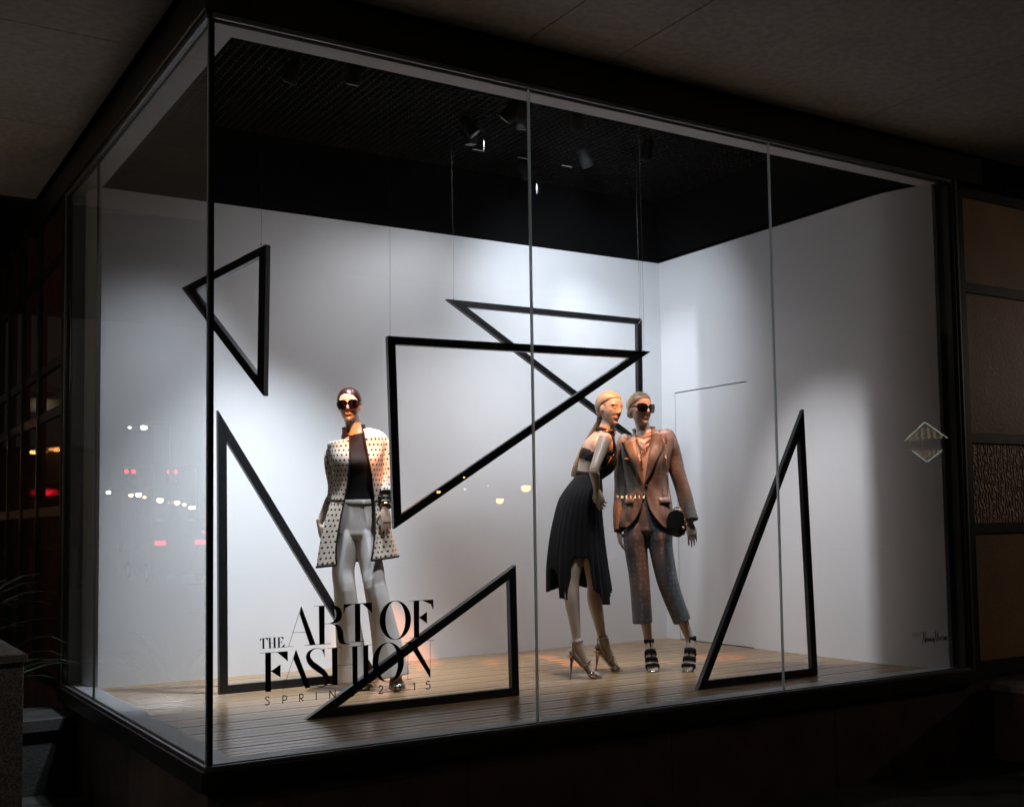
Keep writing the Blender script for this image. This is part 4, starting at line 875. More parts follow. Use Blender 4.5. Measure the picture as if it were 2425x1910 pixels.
# metallic sandals
def sandal(t, an, bl, to, hl, m, heel_m, straps):
    hm = hl is not None
    f = (bl-an); f.z = 0; f.normalize(); s = f.cross(UPZ); heel = an-f*.030-UPZ*.078; top = heel; hl = V((heel.x-f.x*.008, heel.y-f.y*.008, .002)) if hl is None else V((hl.x, hl.y, .002))
    bl = V((bl.x, bl.y, max(bl.z-.004, .006))); to = V((to.x, to.y, .006))
    bm = bmesh.new(); tube(bm, [heel-f*.022, heel, heel.lerp(bl, .35)-UPZ*.004, heel.lerp(bl, .7)-UPZ*.006, V((bl.x, bl.y, .007)), to, to+f*.012], [(.020, .004), (.028, .005), (.024, .0045), (.028, .0045), (.041, .005), (.036, .0045), (.018, .004)], side=s, n=18, k=4, ex=2.4)
    sh = obj("sandal", bm, m, t, True)
    bm = bmesh.new(); tube(bm, [heel-f*.004-UPZ*.002, heel.lerp(hl, .25)-f*.004, heel.lerp(hl, .7), hl], [(.020, .020), (.011, .012), (.0055, .0055), (.0052, .0052)], side=s, n=12, k=4); obj("stiletto_heel", bm, heel_m, sh, True)
    bm = bmesh.new(); band(bm, heel+UPZ*.016, UPZ, s, .026, .028, .030, .003, pi*1.05, pi*1.95); (obj("heel_cup", bm, m, sh, True) if hm else bm.free())
    for q, dz, ax, a, b, wd, t0, t1 in straps:
        if q < 0: c = an+UPZ*dz; axis = UPZ
        else: c = an.lerp(bl, q)+UPZ*dz; axis = (bl-an).normalized()
        bm = bmesh.new(); band(bm, c, axis, s, a, b, wd, .003, t0, t1); obj("strap", bm, m, sh, True)
    return sh, f, s, heel
ST2 = [(-1, .022, 0, .033, .037, .011, 0, 2*pi), (.62, .002, 0, .040, .030, .012, 0, 2*pi), (1.0, .010, 0, .043, .023, .020, 0, 2*pi)]
for an, bl, to, hl in ft2:
    sh, f, s, heel = sandal(t2, an, bl, to, hl, M['rosegold'], M['rosegold'], ST2)
    for q in (-1, 1):
        bm = bmesh.new(); tube(bm, [an+UPZ*.02-f*.030+s*(q*.018), heel+UPZ*.03+s*(q*.03)+f*.01, heel.lerp(bl, .4)+UPZ*.012+s*(q*.033), heel.lerp(bl, .62)+s*(q*.034)], [.0035]*4, n=8, k=4); obj("strap", bm, M['rosegold'], sh, True)
cord("support_cable", [l3(800, 1130, .16), l3(850, 1240, .18), l3(985, 1550, .2)], .0012, M['wire'], t2)

# ---- third mannequin: printed blazer and cropped trousers
F3 = Fig((3.335, 1.11)); P3 = F3.P; S3, W3 = F3.u, -F3.v; k3 = F3.m/3.4171
t3 = thing("mannequin", "mannequin in brown printed blazer, grey cropped trousers and large sunglasses, standing at right", "mannequin", F3.B, "mannequins in the display window")
def c3(x, y, dv=.10): return P3(*z2(x, y), dv)
def m3(x, y, dv=.10): return P3(*z3(x, y), dv)
ft3 = [(m3(1268, 1175, .12), m3(1305, 1418, .035), m3(1312, 1486, .0)), (m3(1742, 1145, .12), m3(1712, 1415, .035), m3(1690, 1486, .0))]
def body3(bm):
    tube(bm, [c3(893, 1250), c3(895, 1170), c3(896, 1090), c3(893, 930), c3(890, 850), c3(888, 760), c3(885, 650), c3(884, 560), c3(884, 500), c3(880, 460), c3(874, 430)],
         [(.06, .05), (.130, .078), (.134, .080), (.108, .074), (.106, .076), (.118, .085), (.140, .092), (.155, .085), (.150, .066), (.10, .055), (.058, .055)], side=S3, n=32, k=3, ex=2.2)
    for s in (-1, 1): ball(bm, c3(886+s*72, 660)+W3*.06, (.052, .05, .056), seg=16)
    tube(bm, [c3(878, 460), c3(866, 400), c3(856, 350), c3(850, 310)], [(.062, .058), (.050, .052), (.047, .050), (.048, .052)], side=S3, n=20, k=3)
    a = (c3(728, 535, .12), c3(676, 850, .16), c3(664, 1215, .12)); arm(bm, *a, W3)
    hand(bm, a[2], F3.dir(.16, -.05, -1), F3.dir(1, .3, .1), 1, .22)
    b = (c3(1050, 498, .12), c3(1168, 800, .16), c3(1246, 1150, .10)); arm(bm, *b, W3)
    hand(bm, b[2], F3.dir(.13, -.05, -1), F3.dir(-.35, 1, 0), -1, .08)
    leg(bm, c3(815, 1160), m3(1150, 330), ft3[0][0], S3, F3.v); leg(bm, c3(975, 1160), m3(1470, 440, .08), ft3[1][0], S3, F3.v)
    for an, bl, to in ft3: foot(bm, an, bl, to, .041)
fr3 = mannequin_body(t3, body3, c3(842, 238, .07), F3.dir(.60, -.80, -.12), F3.dir(.05, .0, 1), M['skin3'], .965)
def front3(ph):
    d = math.degrees(ph); a = abs(d)
    if a < 50: return 29 - (a/50)**2*9 + (5*exp(-((d+30)/9)**2)) - 8*max(0, (d-8)/42)
    if a < 88: return (20 if d < 0 else 14) - (a-50)*(.62 if d < 0 else .5)
    if a < 105: return -6 - (a-88)*2.2
    return -43 - min(14, (a-105)*.35)
hair_cap(t3, fr3, M['hair_blonde'], .965, front3, strands=30)
bm = bmesh.new(); ball(bm, fr3[0]((0, -.115, -.02)), (.03, .028, .034), seg=16); obj("hair_bun", bm, M['hair_blonde'], t3, True)
sunglasses(t3, fr3, .965, 1)
# trousers
bm = bmesh.new()
tube(bm, [c3(893, 930), c3(895, 1010), c3(896, 1100), c3(896, 1180), c3(895, 1225), c3(893, 1252)], [(.116, .086), (.138, .092), (.160, .096), (.156, .094), (.140, .090), (.08, .055)], side=S3, n=34, k=4, ex=2.2)
tube(bm, [c3(838, 1050), c3(820, 1150), c3(806, 1255), m3(1118, 80), m3(1148, 330), m3(1172, 600, .10), m3(1194, 925, .10)], [(.045, .05), (.074, .084), (.084, .096), (.078, .090), (.070, .076), (.067, .072), (.066, .070)], side=S3, n=40, k=4, shape=crease)
tube(bm, [c3(955, 1050), c3(972, 1150), c3(998, 1255), m3(1400, 80), m3(1462, 400, .08), m3(1530, 620, .09), m3(1640, 905, .10)], [(.045, .05), (.074, .084), (.086, .096), (.080, .090), (.072, .078), (.066, .072), (.060, .066)], side=S3, n=40, k=4, shape=crease)
for v_ in bm.verts:
    p = v_.co; q = noise.noise(V((p.x*7, p.y*7, p.z*2.5+9)))*.006 + noise.noise(V((p.x*18, p.y*18, p.z*12)))*.0022; v_.co = p + W3*q
tr3 = obj("trousers", remesh(bm, .0045, 3, .5), M['flower'], t3, True)
# blazer
def g3(x, c, a): return asin(max(-.98, min(.98, (x-c)*k3/a)))
rows3 = [(876, 432, .082, .080, 800, 940), (882, 452, .130, .085, 804, 936), (889, 478, .178, .094, 808, 931), (892, 530, .182, .104, 815, 925), (892, 640, .164, .136, 832, 908), (893, 760, .144, .120, 853, 892), (894, 858, .136, .110, 871, 879), (895, 930, .142, .112, 868, 888), (897, 1020, .160, .120, 850, 912), (898, 1100, .176, .128, 815, 955), (899, 1150, .183, .132, 780, 995), (899, 1188, .186, .134, 738, 1040)]
jr = [(c3(x, y), a, b, g3(gl_, x, a), g3(gr_, x, a)) for x, y, a, b, gl_, gr_ in rows3]
def jfold(th, q): return .0035*sin(4*th+15*q)+.0025*sin(9*th-22*q)*(.5+q*.5)
jk = loft("blazer", jr, M['jacket'], t3, n=100, k=6, sref=S3, fref=W3, fold=jfold, thick=.005)
jf = o_frames["blazer"]
def jgap(q, w):
    x = q*(len(jf)-1); i = min(int(x), len(jf)-2); f_ = x-i; A_, B_ = jf[i], jf[i+1]; n_ = 5 if w == 0 else 6
    return A_[n_]*(1-f_)+B_[n_]*f_
for w in (0, 1):   # lapels with notch
    bm = bmesh.new(); g = []; sg = 1 if w == 0 else -1
    for i in range(31):
        q = .02+.52*i/30; u_ = i/30; wd = (.42+.25*min(u_/.35, 1)) if u_ < .35 else .67*(1-((u_-.35)/.65)**1.3)
        if .16 < u_ < .24: wd *= .62
        e = jgap(q, w)
        g.append([bm.verts.new(on(jf, q, e+sg*wd*a_, .012+jfold(e, q)+.004*sin(a_*pi))) for a_ in (0, .25, .5, .75, 1)])
    for i in range(30):
        for j in range(4): bm.faces.new((g[i][j], g[i][j+1], g[i+1][j+1], g[i+1][j]))
    bmesh.ops.recalc_face_normals(bm, faces=bm.faces); lp = obj("lapel", bm, M['jacket'], jk, True); md = lp.modifiers.new("thick", 'SOLIDIFY'); md.thickness = .004; md.offset = 0
loft("collar", [(c3(878, 448), .088, .086, g3(800, 878, .088), g3(945, 878, .088)), (c3(872, 415), .074, .076, g3(798, 872, .074), g3(936, 872, .074)), (c3(868, 385), .076, .078, g3(800, 868, .076), g3(925, 868, .076))], M['jacket'], t3, n=40, k=4, sref=S3, fref=W3, thick=.006).parent = jk
bm = bmesh.new(); b_ = on(jf, .545, 0, .008); ball(bm, b_, (.009, .009, .009), seg=10); obj("button", bm, M['leather'], jk, True)
for q, a0, a1, nm in ((.66, .55, 1.15, "pocket_flap"), (.66, -1.15, -.55, "pocket_flap"), (.36, -.95, -.55, "breast_welt")):
    bm = bmesh.new(); hh = .05 if nm == "pocket_flap" else .012
    g = [[bm.verts.new(on(jf, q+hh*r_/2, a0+(a1-a0)*j/8, .007+.002*r_+jfold(a0+(a1-a0)*j/8, q))) for j in range(9)] for r_ in range(3)]
    for i in range(2):
        for j in range(8): bm.faces.new((g[i][j], g[i][j+1], g[i+1][j+1], g[i+1][j]))
    o = obj(nm, bm, M['jacket'], jk, True); md = o.modifiers.new("thick", 'SOLIDIFY'); md.thickness = .003
sleeve(t3, "sleeve", [c3(772, 478, .11), c3(722, 488, .12), c3(704, 556, .13), c3(692, 700, .14), c3(690, 860, .15), c3(676, 1050, .13), c3(666, 1218, .12)], [.020, .046, .056, .050, .046, .041, .036], M['jacket'], jk, S3, W3)
sleeve(t3, "sleeve", [c3(1002, 446, .11), c3(1056, 450, .12), c3(1080, 525, .13), c3(1114, 650, .15), c3(1172, 830, .15), c3(1216, 990, .13), c3(1254, 1135, .10)], [.020, .046, .056, .053, .050, .047, .045], M['jacket'], jk, S3, W3)
bm = bmesh.new(); band(bm, c3(664, 1222, .12), UPZ, S3, .026, .026, .010, .004); obj("bracelet", bm, M['leather'], t3, True)
def ncl(r_, drop, x0=872, y0=425):
    return [c3(x0, y0)+S3*(r_*sin(a))+W3*(.055+.045*cos(a)-.03*(1-cos(a)))-UPZ*(drop*(1-(abs(a)/2.3)**1.1)) - S3*(r_*sin(a)*.35*max(0, cos(a))) for a in [-2.2+i*.275 for i in range(17)]]
chain("necklace", ncl(.066, .045), M['gold'], t3, .010, .0056, .0014); chain("necklace", ncl(.078, .085), M['gold'], t3, .013, .0072, .0017); chain("necklace", ncl(.072, .13), M['gold'], t3, .013, .0072, .0017)
chain("necklace", [c3(850, 575)+W3*.135, c3(852, 640)+W3*.14, c3(857, 700)+W3*.135, c3(862, 740)+W3*.13], M['gold'], t3, .009, .006, .002)
ST3 = [(-1, .030, 0, .031, .034, .026, 0, 2*pi), (.42, .010, 0, .037, .035, .030, 0, 2*pi), (.74, .010, 0, .041, .029, .028, 0, 2*pi), (1.02, .013, 0, .045, .022, .022, 0, 2*pi)]
for an, bl, to in ft3:
    sh, f, s, heel = sandal(t3, an, bl, to, None, M['suede'], M['leather'], ST3)
    bm = bmesh.new(); pts = [an+UPZ*.035+f*.036, an.lerp(bl, .25)+f*.022+UPZ*.032, an.lerp(bl, .5)+f*.014+UPZ*.036, an.lerp(bl, .8)+f*.006+UPZ*.036, bl+UPZ*.040]
    tube(bm, pts, [(.006, .003)]*5, side=s, n=8, k=3); obj("centre_strap", bm, M['suede'], sh, True)
    bm = bmesh.new(); tube(bm, [V((bl.x, bl.y, .004))+s*.04, V((to.x, to.y, .005))+s*.030, V((to.x, to.y, .005))+f*.013, V((to.x, to.y, .005))-s*.030, V((bl.x, bl.y, .004))-s*.04], [.0045]*5, n=8, k=5); obj("metal_edge", bm, M['silver'], sh, True)

# ---- chain bag hanging from the shoulder
hb = thing("shoulder_bag", "small black flap bag on a thin gold chain beside the hip of the blazer mannequin", "bag", c3(1135, 1160, -.02))
def hb_(x, y, d): return c3(x, y, -.02+d)
poly = catmull([[1085, 1062], [1140, 1045], [1188, 1075], [1212, 1140], [1214, 1205], [1190, 1245], [1155, 1270], [1100, 1258], [1066, 1240], [1054, 1180], [1062, 1100], [1085, 1062]], 4)[:-1]
bm = bmesh.new(); prism(bm, [hb_(x, y, -.035) for x, y in poly], F3.v*.075)
bmesh.ops.bevel(bm, geom=[e for e in bm.edges if len(e.link_faces) == 2 and max(len(f.verts) for f in e.link_faces) > 8], offset=.012, segments=3, affect='EDGES')
bag = obj("bag_body", bm, M['leather'], hb, True)
fp = [(x, y) for x, y in poly if y < 1175]
bm = bmesh.new(); prism(bm, [hb_(x*.98+1135*.02, y-2, -.043) for x, y in [(1060, 1110), (1088, 1066), (1140, 1052), (1186, 1078), (1208, 1140), (1195, 1185), (1135, 1215), (1068, 1180)]], F3.v*.008); obj("flap", bm, M['leather'], bag)
bm = bmesh.new(); ball(bm, hb_(1188, 1192, -.05), (.011, .011, .011), seg=10); obj("clasp", bm, M['gold'], bag, True)
chain("chain_strap", [on(jf, .10, .70, .01), c3(1040, 520, -.03), c3(1052, 650, -.06), c3(1070, 850, -.05), c3(1090, 980, -.06), hb_(1102, 1055, -.03)], M['gold'], hb, .008, .0045, .0014)
chain("chain_strap", [hb_(1105, 1050, -.03), hb_(1145, 1028, -.02), hb_(1180, 1060, -.04), hb_(1200, 1110, -.05), hb_(1203, 1180, -.05)], M['gold'], hb, .009, .005, .0016)

UPZ_ = V((0, 0, 1))
# ------------------------------------------------------------------ track spotlights in the ceiling well
def spotlight(loc, tgt, energy, col, deg, blend=0.5, rad=0.03, label="", doors=None, grp="track spotlights in the ceiling well"):
    loc, tgt = V(loc), V(tgt); d = (tgt-loc).normalized(); t = thing("track_spotlight", label, "spotlight", loc, grp)
    s = V((0, 0, 1)).cross(d).normalized(); u = d.cross(s)
    bm = bmesh.new(); tube(bm, [loc-d*0.13, loc-d*0.11, loc-d*0.02, loc+d*0.012], [0.028, 0.04, 0.045, 0.047], side=s, n=20, k=1); obj("housing", bm, M['can'], t, True)
    bm = bmesh.new(); tube(bm, [loc-d*0.05+s*0.05, loc-d*0.05+s*0.052+V((0, 0, 0.08)), loc-d*0.05+V((0, 0, 0.12)), loc-d*0.05-s*0.052+V((0, 0, 0.08)), loc-d*0.05-s*0.05], [0.004]*5, n=8, k=3)
    tube(bm, [loc-d*0.05+V((0, 0, 0.11)), V((loc.x-d.x*0.05, loc.y-d.y*0.05, GZ+0.02))], [0.008]*2, side=V((1, 0, 0)), n=8, k=1); obj("yoke", bm, M['can'], t, True)
    bm = bmesh.new(); tube(bm, [loc+d*0.0125, loc+d*0.015], [0.036]*2, side=s, n=20, k=1); obj("lens", bm, emis("lamp_lens_glow", col, 0.04), t)
    ld = bpy.data.lights.new("spot_beam", 'SPOT'); ld.energy = energy; ld.color = col; ld.spot_size = radians(deg); ld.spot_blend = blend; ld.shadow_soft_size = rad
    lo = bpy.data.objects.new("spot_beam", ld); COL.objects.link(lo); lo.location = loc+d*0.02; lo.rotation_euler = d.to_track_quat('-Z', 'Y').to_euler()
    lo.location = loc+d*0.024
    if doors:   # upright shutter plates: ((bearing to shade from, side), ...)
        for ang, sd in doors:
            a = radians(ang); e = V((sin(a), cos(a), 0)); q = V((cos(a), -sin(a), 0))*sd; p = loc+d*0.024+e*0.05
            bm = bmesh.new(); prism(bm, [p+V((0, 0, 0.03)), p-V((0, 0, 0.11)), p-V((0, 0, 0.11))+q*0.07, p+V((0, 0, 0.03))+q*0.07], e*0.002); obj("barn_door", bm, M['blackwall'], t)
    return t
CO, NE, WA, OR, WY = (0.83, 0.90, 1.0), (0.97, 0.95, 1.0), (1.0, 0.30, 0.075), (1.0, 0.30, 0.085), (1.0, 0.46, 0.15)
spotlight((2.39, 1.33, 3.60), (2.75, D, 2.65), 22, CO, 100, 1.0, 0.06, "black track spotlight of the front cluster aimed at the back wall")
spotlight((1.23, 1.34, 3.60), (1.12, 2.6, 0.0), 790, CO, 56, 1.0, 0.08, "black track spotlight at the left aimed low on the back wall")
spotlight((2.35, 1.94, 3.60), (2.6, 2.3, 0.0), 32, NE, 140, 0.6, 0.1, "black track spotlight of the rear pair flooding the floor")
spotlight((3.1, 2.40, 3.60), (XR, 2.60, 1.7), 98, CO, 50, 0.9, 0.0016, "black track spotlight near the back wall with upright shutter, aimed at the right rear corner", doors=((92.0, 1),))
spotlight((2.27, 1.75, 3.60), (XR, 0.66, 0.45), 368, NE, 40, 0.9, 0.0016, "black track spotlight of the rear pair with upright shutter, aimed at the right wall", doors=((116.2, 1),))
spotlight((2.8, 1.30, 3.60), (3.95, D, 2.5), 194, CO, 84, 1.0, 0.10, "black track spotlight in mid ceiling aimed at the rear corner")
spotlight((2.31, 1.40, 3.60), (1.0, D, 1.3), 43, NE, 110, 1.0, 0.06, "black track spotlight of the front cluster aimed left along the back wall")
spotlight((2.5, 1.50, 3.60), (2.9, 2.6, 0.0), 257, NE, 70, 1.0, 0.12, "black track spotlight in mid ceiling aimed low at the middle of the back wall")
spotlight((0.9, 1.5, 3.60), (0.2, D, 0.9), 192, CO, 60, 1.0, 0.10, "black track spotlight at the far left aimed at the left end of the back wall")
spotlight((3.33, 1.95, 3.60), (XR, 2.0, 0.6), 8, NE, 90, 1.0, 0.05, "single black track spotlight near the right wall")
spotlight((3.6, 1.6, 3.60), (3.8, D, 1.0), 55, NE, 76, 1.0, 0.1, "black track spotlight right of the cluster aimed at the right end of the back wall")
spotlight((0.72, 0.30, 3.56), (1.47, 1.66, 1.56), 1069, WA, 11, 0.4, 0.02, "black track spotlight with warm gel aimed at the mannequin in the dotted coat")
spotlight((1.95, 0.25, 3.56), (1.70, 1.58, 1.06), 311, WY, 7, 0.5, 0.03, "black track spotlight with warm gel aimed at the bangles of the dotted coat mannequin")
spotlight((3.05, 0.20, 3.50), (3.00, 1.23, 1.64), 874, WA, 12, 0.5, 0.02, "black track spotlight with warm gel aimed at the leaning mannequin")
spotlight((3.05, 0.30, 3.56), (3.24, 1.06, 1.66), 680, OR, 12, 0.5, 0.03, "black track spotlight with warm gel aimed at the mannequin in the blazer")
spotlight((2.75, 0.20, 3.56), (3.60, 1.05, 1.28), 480, OR, 7, 0.5, 0.03, "black track spotlight with warm gel aimed at the sleeve beside the chain bag")
spotlight((4.15, 0.45, 3.60), (3.45, 1.20, 0.85), 330, CO, 32, 1.0, 0.12, "black track spotlight at the right aimed at the cropped trousers")
spotlight((1.60, 0.35, 3.60), (1.52, 1.75, 0.2), 234, NE, 36, 1.0, 0.15, "black track spotlight behind the front glass aimed at the white trousers")
spotlight((2.35, 0.30, 3.60), (2.85, 1.40, 0.35), 203, NE, 44, 1.0, 0.15, "black track spotlight behind the front glass aimed at the sandals")
for i, (x, y) in enumerate(((1132.6, 355.5), (1238.8, 374.5), (1342.7, 393.5))):
    p = oz(x, y, GZ-0.003); tag(obj("grid_clip", nbox((p.x-0.045, p.y-0.006, GZ-0.006), (p.x+0.045, p.y+0.006, GZ-0.001)), M['label']), ("leftmost", "middle", "rightmost")[i]+" of three small white clips on the ceiling grid", "clip", "white clips on the ceiling grid")

# ------------------------------------------------------------------ the street opposite, seen mirrored in the panes
for k_ in ('e_red', 'e_stop', 'e_sod', 'e_warm', 'e_white'): M[k_].cycles.emission_sampling = 'NONE'
def Lm(x, y, dist): p = far(x, y, dist); return V((-p.x, p.y, p.z))
def Fm(x, y, dist): p = far(x, y, dist); return V((p.x, -p.y, p.z))
def lamp_post(p, label, m, r, arm=V((0.8, 0, 0)), grp="street lamps mirrored in the window"):
    t = thing("street_lamp", label, "street lamp", (p.x+arm.x, p.y+arm.y, GR-0.19), grp); b = V((p.x+arm.x, p.y+arm.y, GR-0.19)); h = p.z+r*2
    bm = bmesh.new(); tube(bm, [b, b+UPZ*0.5, V((b.x, b.y, h))], [0.10, 0.07, 0.045], n=10, k=1); obj("pole", bm, M['pole'], t, True)
    bm = bmesh.new(); tube(bm, [V((b.x, b.y, h-.05)), V((b.x, b.y, h+.12)).lerp(p, .4), V((p.x, p.y, h))], [0.035]*3, n=8, k=2); obj("arm", bm, M['pole'], t, True)
    bm = bmesh.new(); ball(bm, p+UPZ*(r*.9), (r*1.25, r*1.25, r*.5), seg=12); obj("lamp_hood", bm, M['pole'], t, True)
    bm = bmesh.new(); ball(bm, p, (r, r, r*.8), seg=12); obj("lamp_globe", bm, m, t, True); return t
UPZ = V((0, 0, 1))
for i, (x, y, d, m, r) in enumerate(((257, 1165, 95, 'e_white', .16), (310, 1172, 105, 'e_warm', .17), (328, 1171, 100, 'e_warm', .24), (342, 1177, 112, 'e_warm', .13), (379, 1184, 118, 'e_warm', .30), (403, 1190, 120, 'e_warm', .18), (419, 1190, 118, 'e_warm', .26), (437, 1194, 119, 'e_warm', .18), (452, 1201, 121, 'e_warm', .22), (461, 1201, 121, 'e_warm', .22), (340, 1012, 42, 'e_white', .10), (307, 1012, 46, 'e_white', .05))):
    lamp_post(Lm(x, y, d), ("white lamp beginning the row of far lamps mirrored in the left pane", "second far lamp from the left in the row mirrored in the left pane", "third and larger far lamp in the row mirrored in the left pane", "small fourth far lamp in the row mirrored in the left pane", "largest far lamp in the middle of the row mirrored in the left pane", "sixth far lamp of the mirrored row, right of the largest", "seventh far lamp of the row mirrored in the left pane", "eighth far lamp of the row mirrored in the left pane", "last but one far lamp of the mirrored row, nearest the glass corner", "last far lamp of the mirrored row, beside the glass corner", "brighter white lamp mirrored high above the red traffic lights", "fainter white lamp mirrored high above the red traffic lights")[i], M[m], r, V((-0.9, 0, 0)), "side street lamps mirrored in the left pane")
for x, y, d, m, r, lb in ((77, 1070, 38, 'e_sod', .06, "orange lamp mirrored in the dark amber panels, further from the glass corner"), (140, 1064, 38, 'e_sod', .05, "orange lamp mirrored in the dark amber panels beside the window jamb")):
    lamp_post(Lm(x, y, d), lb, M[m], r, V((-0.6, 0, 0)), "lamps mirrored in the amber panels")
for x, y, d, m, r, lb in ((1184, 1185, 40, 'e_sod', .13, "sodium lamp across the street glowing orange above the lower bar of the hanging frame"), (1246, 1155, 42, 'e_sod', .17, "largest sodium lamp across the street beside the first glass joint"), (1039, 1164, 40, 'e_sod', .07, "reddish lamp across the street mirrored over the slanting black bar"), (1100, 1130, 42, 'e_sod', .04, "tiny orange lamp mirrored on the slanting black bar"), (1100.6, 1157, 42, 'e_white', .035, "tiny white lamp mirrored just below the slanting black bar"), (1157, 1150, 42, 'e_white', .02, "faintest white lamp mirrored right of the slanting black bar")):
    lamp_post(Fm(x, y, d), lb, M[m], r, V((0.5, 0, 0)), "lamps across the street mirrored in the front panes")
M['e_globe'] = emis("milky_globe_glow", (1, .82, .5), 0.2); M['e_globe'].cycles.emission_sampling = 'NONE'
lamp_post(Lm(98, 958, 38), "large milky lamp globe mirrored in the dark amber panels at far left", M['e_globe'], .30, V((-.8, 0, 0)), "lamps mirrored in the amber panels")
def signal(p, label, lights):
    t = thing("traffic_signal", label, "traffic light", (p.x-1.2, p.y, GR-0.19), "traffic lights mirrored in the left pane")
    bm = bmesh.new(); b = V((p.x-1.2, p.y, GR-.19)); tube(bm, [b, V((b.x, b.y, p.z+.3))], [.08, .06], n=10, k=1); tube(bm, [V((b.x, b.y, p.z+.3)), V((p.x+.3, p.y, p.z+.3))], [.04, .03], side=UPZ, n=8, k=1); obj("mast", bm, M['pole'], t, True)
    for q in lights:
        hs = obj("signal_head", nbox((q.x-.13, q.y-.10, q.z-.62), (q.x+.13, q.y+.05, q.z+.16), .02), M['can'], t)
        bm = bmesh.new(); ball(bm, q-V((0, .10, 0)), (.10, .03, .10), seg=12); obj("red_light", bm, M['e_stop'], hs, True)
        for k in (1, 2): bm = bmesh.new(); ball(bm, q-V((0, .10, .23*k)), (.09, .02, .09), seg=12); obj("dark_light", bm, M['carglass'], hs, True)
signal(Lm(306, 1116, 60), "pair of red traffic lights on a mast arm, mirrored nearer the window jamb", [Lm(298, 1116, 60), Lm(315, 1116, 60)])
signal(Lm(407, 1117, 60), "pair of red traffic lights on a mast arm, mirrored nearer the glass corner", [Lm(399, 1117, 60), Lm(415, 1117, 60)])
signal(Lm(103, 1166, 40), "single red traffic light mirrored in the dark amber panels", [Lm(103, 1166, 40)])
def car(c, label, w=1.75, tail=True):
    """rear end faces -y; c = midpoint between the tail lights"""
    t = thing("parked_car" if not tail else "car", label, "car", (c.x, c.y, GR-.19), "cars waiting in the side street"); g = GR-.19; x, y = c.x, c.y
    prof = [(0, g+.25), (0.02, c.z+.15), (.12, c.z+.28), (.5, c.z+.32), (1.0, c.z+.72), (2.3, c.z+.75), (3.0, c.z+.34), (4.0, c.z+.2), (4.3, c.z-.05), (4.35, g+.25)]
    bm = bmesh.new(); prism(bm, [(x-w/2, y+.06+a, z) for a, z in prof], (w, 0, 0)); bmesh.ops.bevel(bm, geom=bm.edges[:], offset=.05, segments=2, affect='EDGES'); body = obj("body", bm, M['carpaint'], t, True)
    bm = bmesh.new(); prism(bm, [(x-w*.40, y+.06+.555, c.z+.36), (x+w*.40, y+.06+.555, c.z+.36), (x+w*.36, y+.06+.965, c.z+.69), (x-w*.36, y+.06+.965, c.z+.69)], (0, -.02, .012)); obj("rear_window", bm, M['carglass'], t)
    for s in (-1, 1):
        obj("tail_light", nbox((x+s*w*.37-.16, y-.0, c.z-.06), (x+s*w*.37+.16, y+.075, c.z+.07), .01), M['e_red'], t)
        for a in (.8, 3.4):
            bm = bmesh.new(); tube(bm, [V((x+s*(w/2-.16), y+a, g+.32)), V((x+s*(w/2+.02), y+a, g+.32))], [.32]*2, side=UPZ, n=18, k=1); wh = obj("wheel", bm, M['tyre'], t)
            bm = bmesh.new(); tube(bm, [V((x+s*(w/2-.1), y+a, g+.32)), V((x+s*(w/2+.03), y+a, g+.32))], [.19]*2, side=UPZ, n=14, k=1); obj("rim", bm, M['steel'], wh)
for x, y, d, lb in ((428, 1284, 40, "dark car braking nearest the shop in the side street, mirrored low in the left pane"), (452, 1260, 72, "dark car braking further down the side street, mirrored in the left pane"), (396, 1266, 66, "dark car braking in the outer lane of the side street, mirrored in the left pane")):
    car(Lm(x, y, d), lb)
# buildings opposite
def building(a, b, label, wins, m=M['facade'], face='y+'):
    a, b = V(a), V(b); t = thing("building", label, "building", ((a.x+b.x)/2, (a.y+b.y)/2, a.z), "buildings across the street"); obj("wall", nbox(a, b, .03), m, t)
    obj("parapet", nbox((a.x-.15, a.y-.15, b.z+.001), (b.x+.15, b.y+.15, b.z+.5), .03), M['bronze'], t)
    for (u, z, w, h, lit) in wins:
        if face == 'y+': fr = obj("window", nbox((u-w/2-.06, b.y+.001, z-h/2-.06), (u+w/2+.06, b.y+.05, z+h/2+.06), .01), M['bronze'], t); obj("pane", nbox((u-w/2, b.y+.051, z-h/2), (u+w/2, b.y+.056, z+h/2)), lit, fr)
        else: fr = obj("window", nbox((a.x-.05+.049, u-w/2, z-h/2), (a.x-.001, u+w/2, z+h/2), 0), M['bronze'], t)
M['e_win'] = emis("dim_window_glow", (1, .62, .30), 15); M['e_dim'] = emis("faint_window_glow", (1, .75, .35), 1.1); M['e_line'] = emis("roof_light_line", (.9, 1, .9), 2.2)
for k_ in ('e_win', 'e_dim', 'e_line'): M[k_].cycles.emission_sampling = 'NONE'
rw_ = [Fm(1462+10.2*i, 1176, 43.0) for i in range(7)]
fy = -38.0
rowp = []
for i in range(7):
    p = oy(1462+10.2*i, 1176, 38.0); rowp.append((p.x, p.z, .06 if i in (0, 3, 5) else .11, .13, M['e_win']))
building((4, -46, GR-.19), (38, fy, 11), "dark facade across the street with a row of seven small lit windows", rowp+[(8+3.4*i, z, 1.2, 1.6, M['carglass']) for i in range(8) for z in (5.5, 8.7)])
building((-40, -60, GR-.19), (3, -42, 16), "taller dark facade across the street at the left", [(-36+4*i, z, 1.3, 1.8, M['carglass']) for i in range(9) for z in (3, 6.5, 10, 13.5)])
building((39, -58, GR-.19), (90, -40, 13), "dark facade across the street at the right", [(43+4*i, z, 1.3, 1.8, M['carglass']) for i in range(9) for z in (3, 6.5, 10)])
building((-40, -38, GR-.19), (-26, 60, 12), "long dark block beyond the side street", [])
building((-24, 125, GR-.19), (10, 128, 9), "low dark block closing the side street", [])
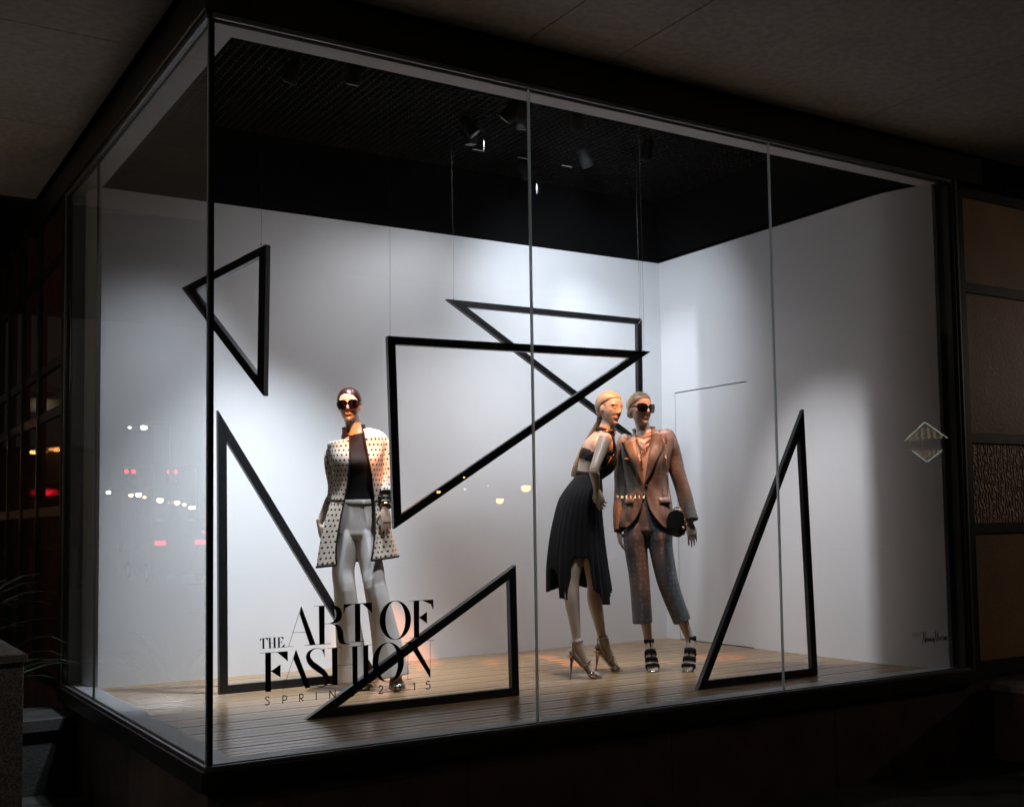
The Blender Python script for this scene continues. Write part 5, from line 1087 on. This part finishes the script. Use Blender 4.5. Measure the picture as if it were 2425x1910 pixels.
# lit gable: two glazed triangles edged with a pale light line
gy_ = 20.0; t = thing("lit_gable", "diamond of two glazed triangles edged in pale light, mirrored beside the right jamb", "glazed gable", (0, -gy_, 0))
def gp(x, y): p = oy(2130+x/13.14, 980+y/13.14, gy_); return V((p.x, -gy_, p.z))
gx0 = gp(820, 1500); t.location = (gx0.x, -gy_, GR-.19)
for poly, nm in (([(170, 830), (800, 250), (1490, 740)], "upper"), ([(410, 1140), (870, 1490), (1340, 1120)], "lower")):
    P_ = [gp(*q) for q in poly]
    for a, b in ((0, 1), (1, 2)):
        bm = bmesh.new(); tube(bm, [P_[a], P_[b]], [.020, .020], side=V((0, 1, 0)), n=6, k=1); obj("light_line", bm, M['e_line'], t)
    A_, T_, B_ = P_; n = 7
    for i in range(1, n):
        for j in range(3):
            if nm == "upper": base = A_.lerp(B_, i/n); top = A_.lerp(T_, i/n*2) if i/n < .5 else T_.lerp(B_, i/n*2-1)
            else: base = A_.lerp(B_, i/n); top = A_.lerp(T_, i/n*2) if i/n < .5 else T_.lerp(B_, i/n*2-1)
            c_ = base.lerp(top, .12+.27*j); hh = abs((base-top).z)*.09
            if hh > .008: obj("glazing_pane", nbox((c_.x-.065, -gy_-.01, c_.z-hh), (c_.x+.065, -gy_+.0, c_.z+hh)), M['e_dim'], t)
bm = bmesh.new(); tube(bm, [V((gx0.x, -gy_-.1, GR-.19)), V((gx0.x, -gy_-.1, gp(800, 250).z))], [.06, .04], side=V((1, 0, 0)), n=8, k=1); obj("post", bm, M['pole'], t, True)
# lamp added out of frame at the left to light the planter and the canopy
ls = lamp_post(V((-4.4, -1.6, 3.0)), "added lamp out of view left of the window, lighting planter and canopy", M['e_warm'], .09, V((-.5, 0, 0)), None)
ld = bpy.data.lights.new("added_fill_light", 'POINT'); ld.energy = 50; ld.color = (1, .86, .74); ld.shadow_soft_size = .1; lo = bpy.data.objects.new("added_fill_light", ld); COL.objects.link(lo); lo.location = (-4.4, -1.6, 2.88)
ls = lamp_post(V((12.4, -2.6, 3.0)), "added lamp out of view right of the window, lighting the amber panels", M['e_warm'], .09, V((.5, 0, 0)), None)  # lamp added out of frame at the right to brighten the amber panels
ld = bpy.data.lights.new("added_fill_light", 'POINT'); ld.energy = 100; ld.color = (1, .84, .70); ld.shadow_soft_size = .1; lo = bpy.data.objects.new("added_fill_light", ld); COL.objects.link(lo); lo.location = (12.4, -2.6, 2.88)
ls = lamp_post(V((-1.6, 3.6, 2.4)), "added lamp out of view under the canopy, lighting soffit and planter", M['e_warm'], .06, V((-.4, 0, 0)), None)  # unseen lamp added to lift the left soffit and the planter
ld = bpy.data.lights.new("added_fill_light", 'POINT'); ld.energy = 5; ld.color = (1, .9, .8); ld.shadow_soft_size = .1; lo = bpy.data.objects.new("added_fill_light", ld); COL.objects.link(lo); lo.location = (-1.6, 3.6, 2.28)
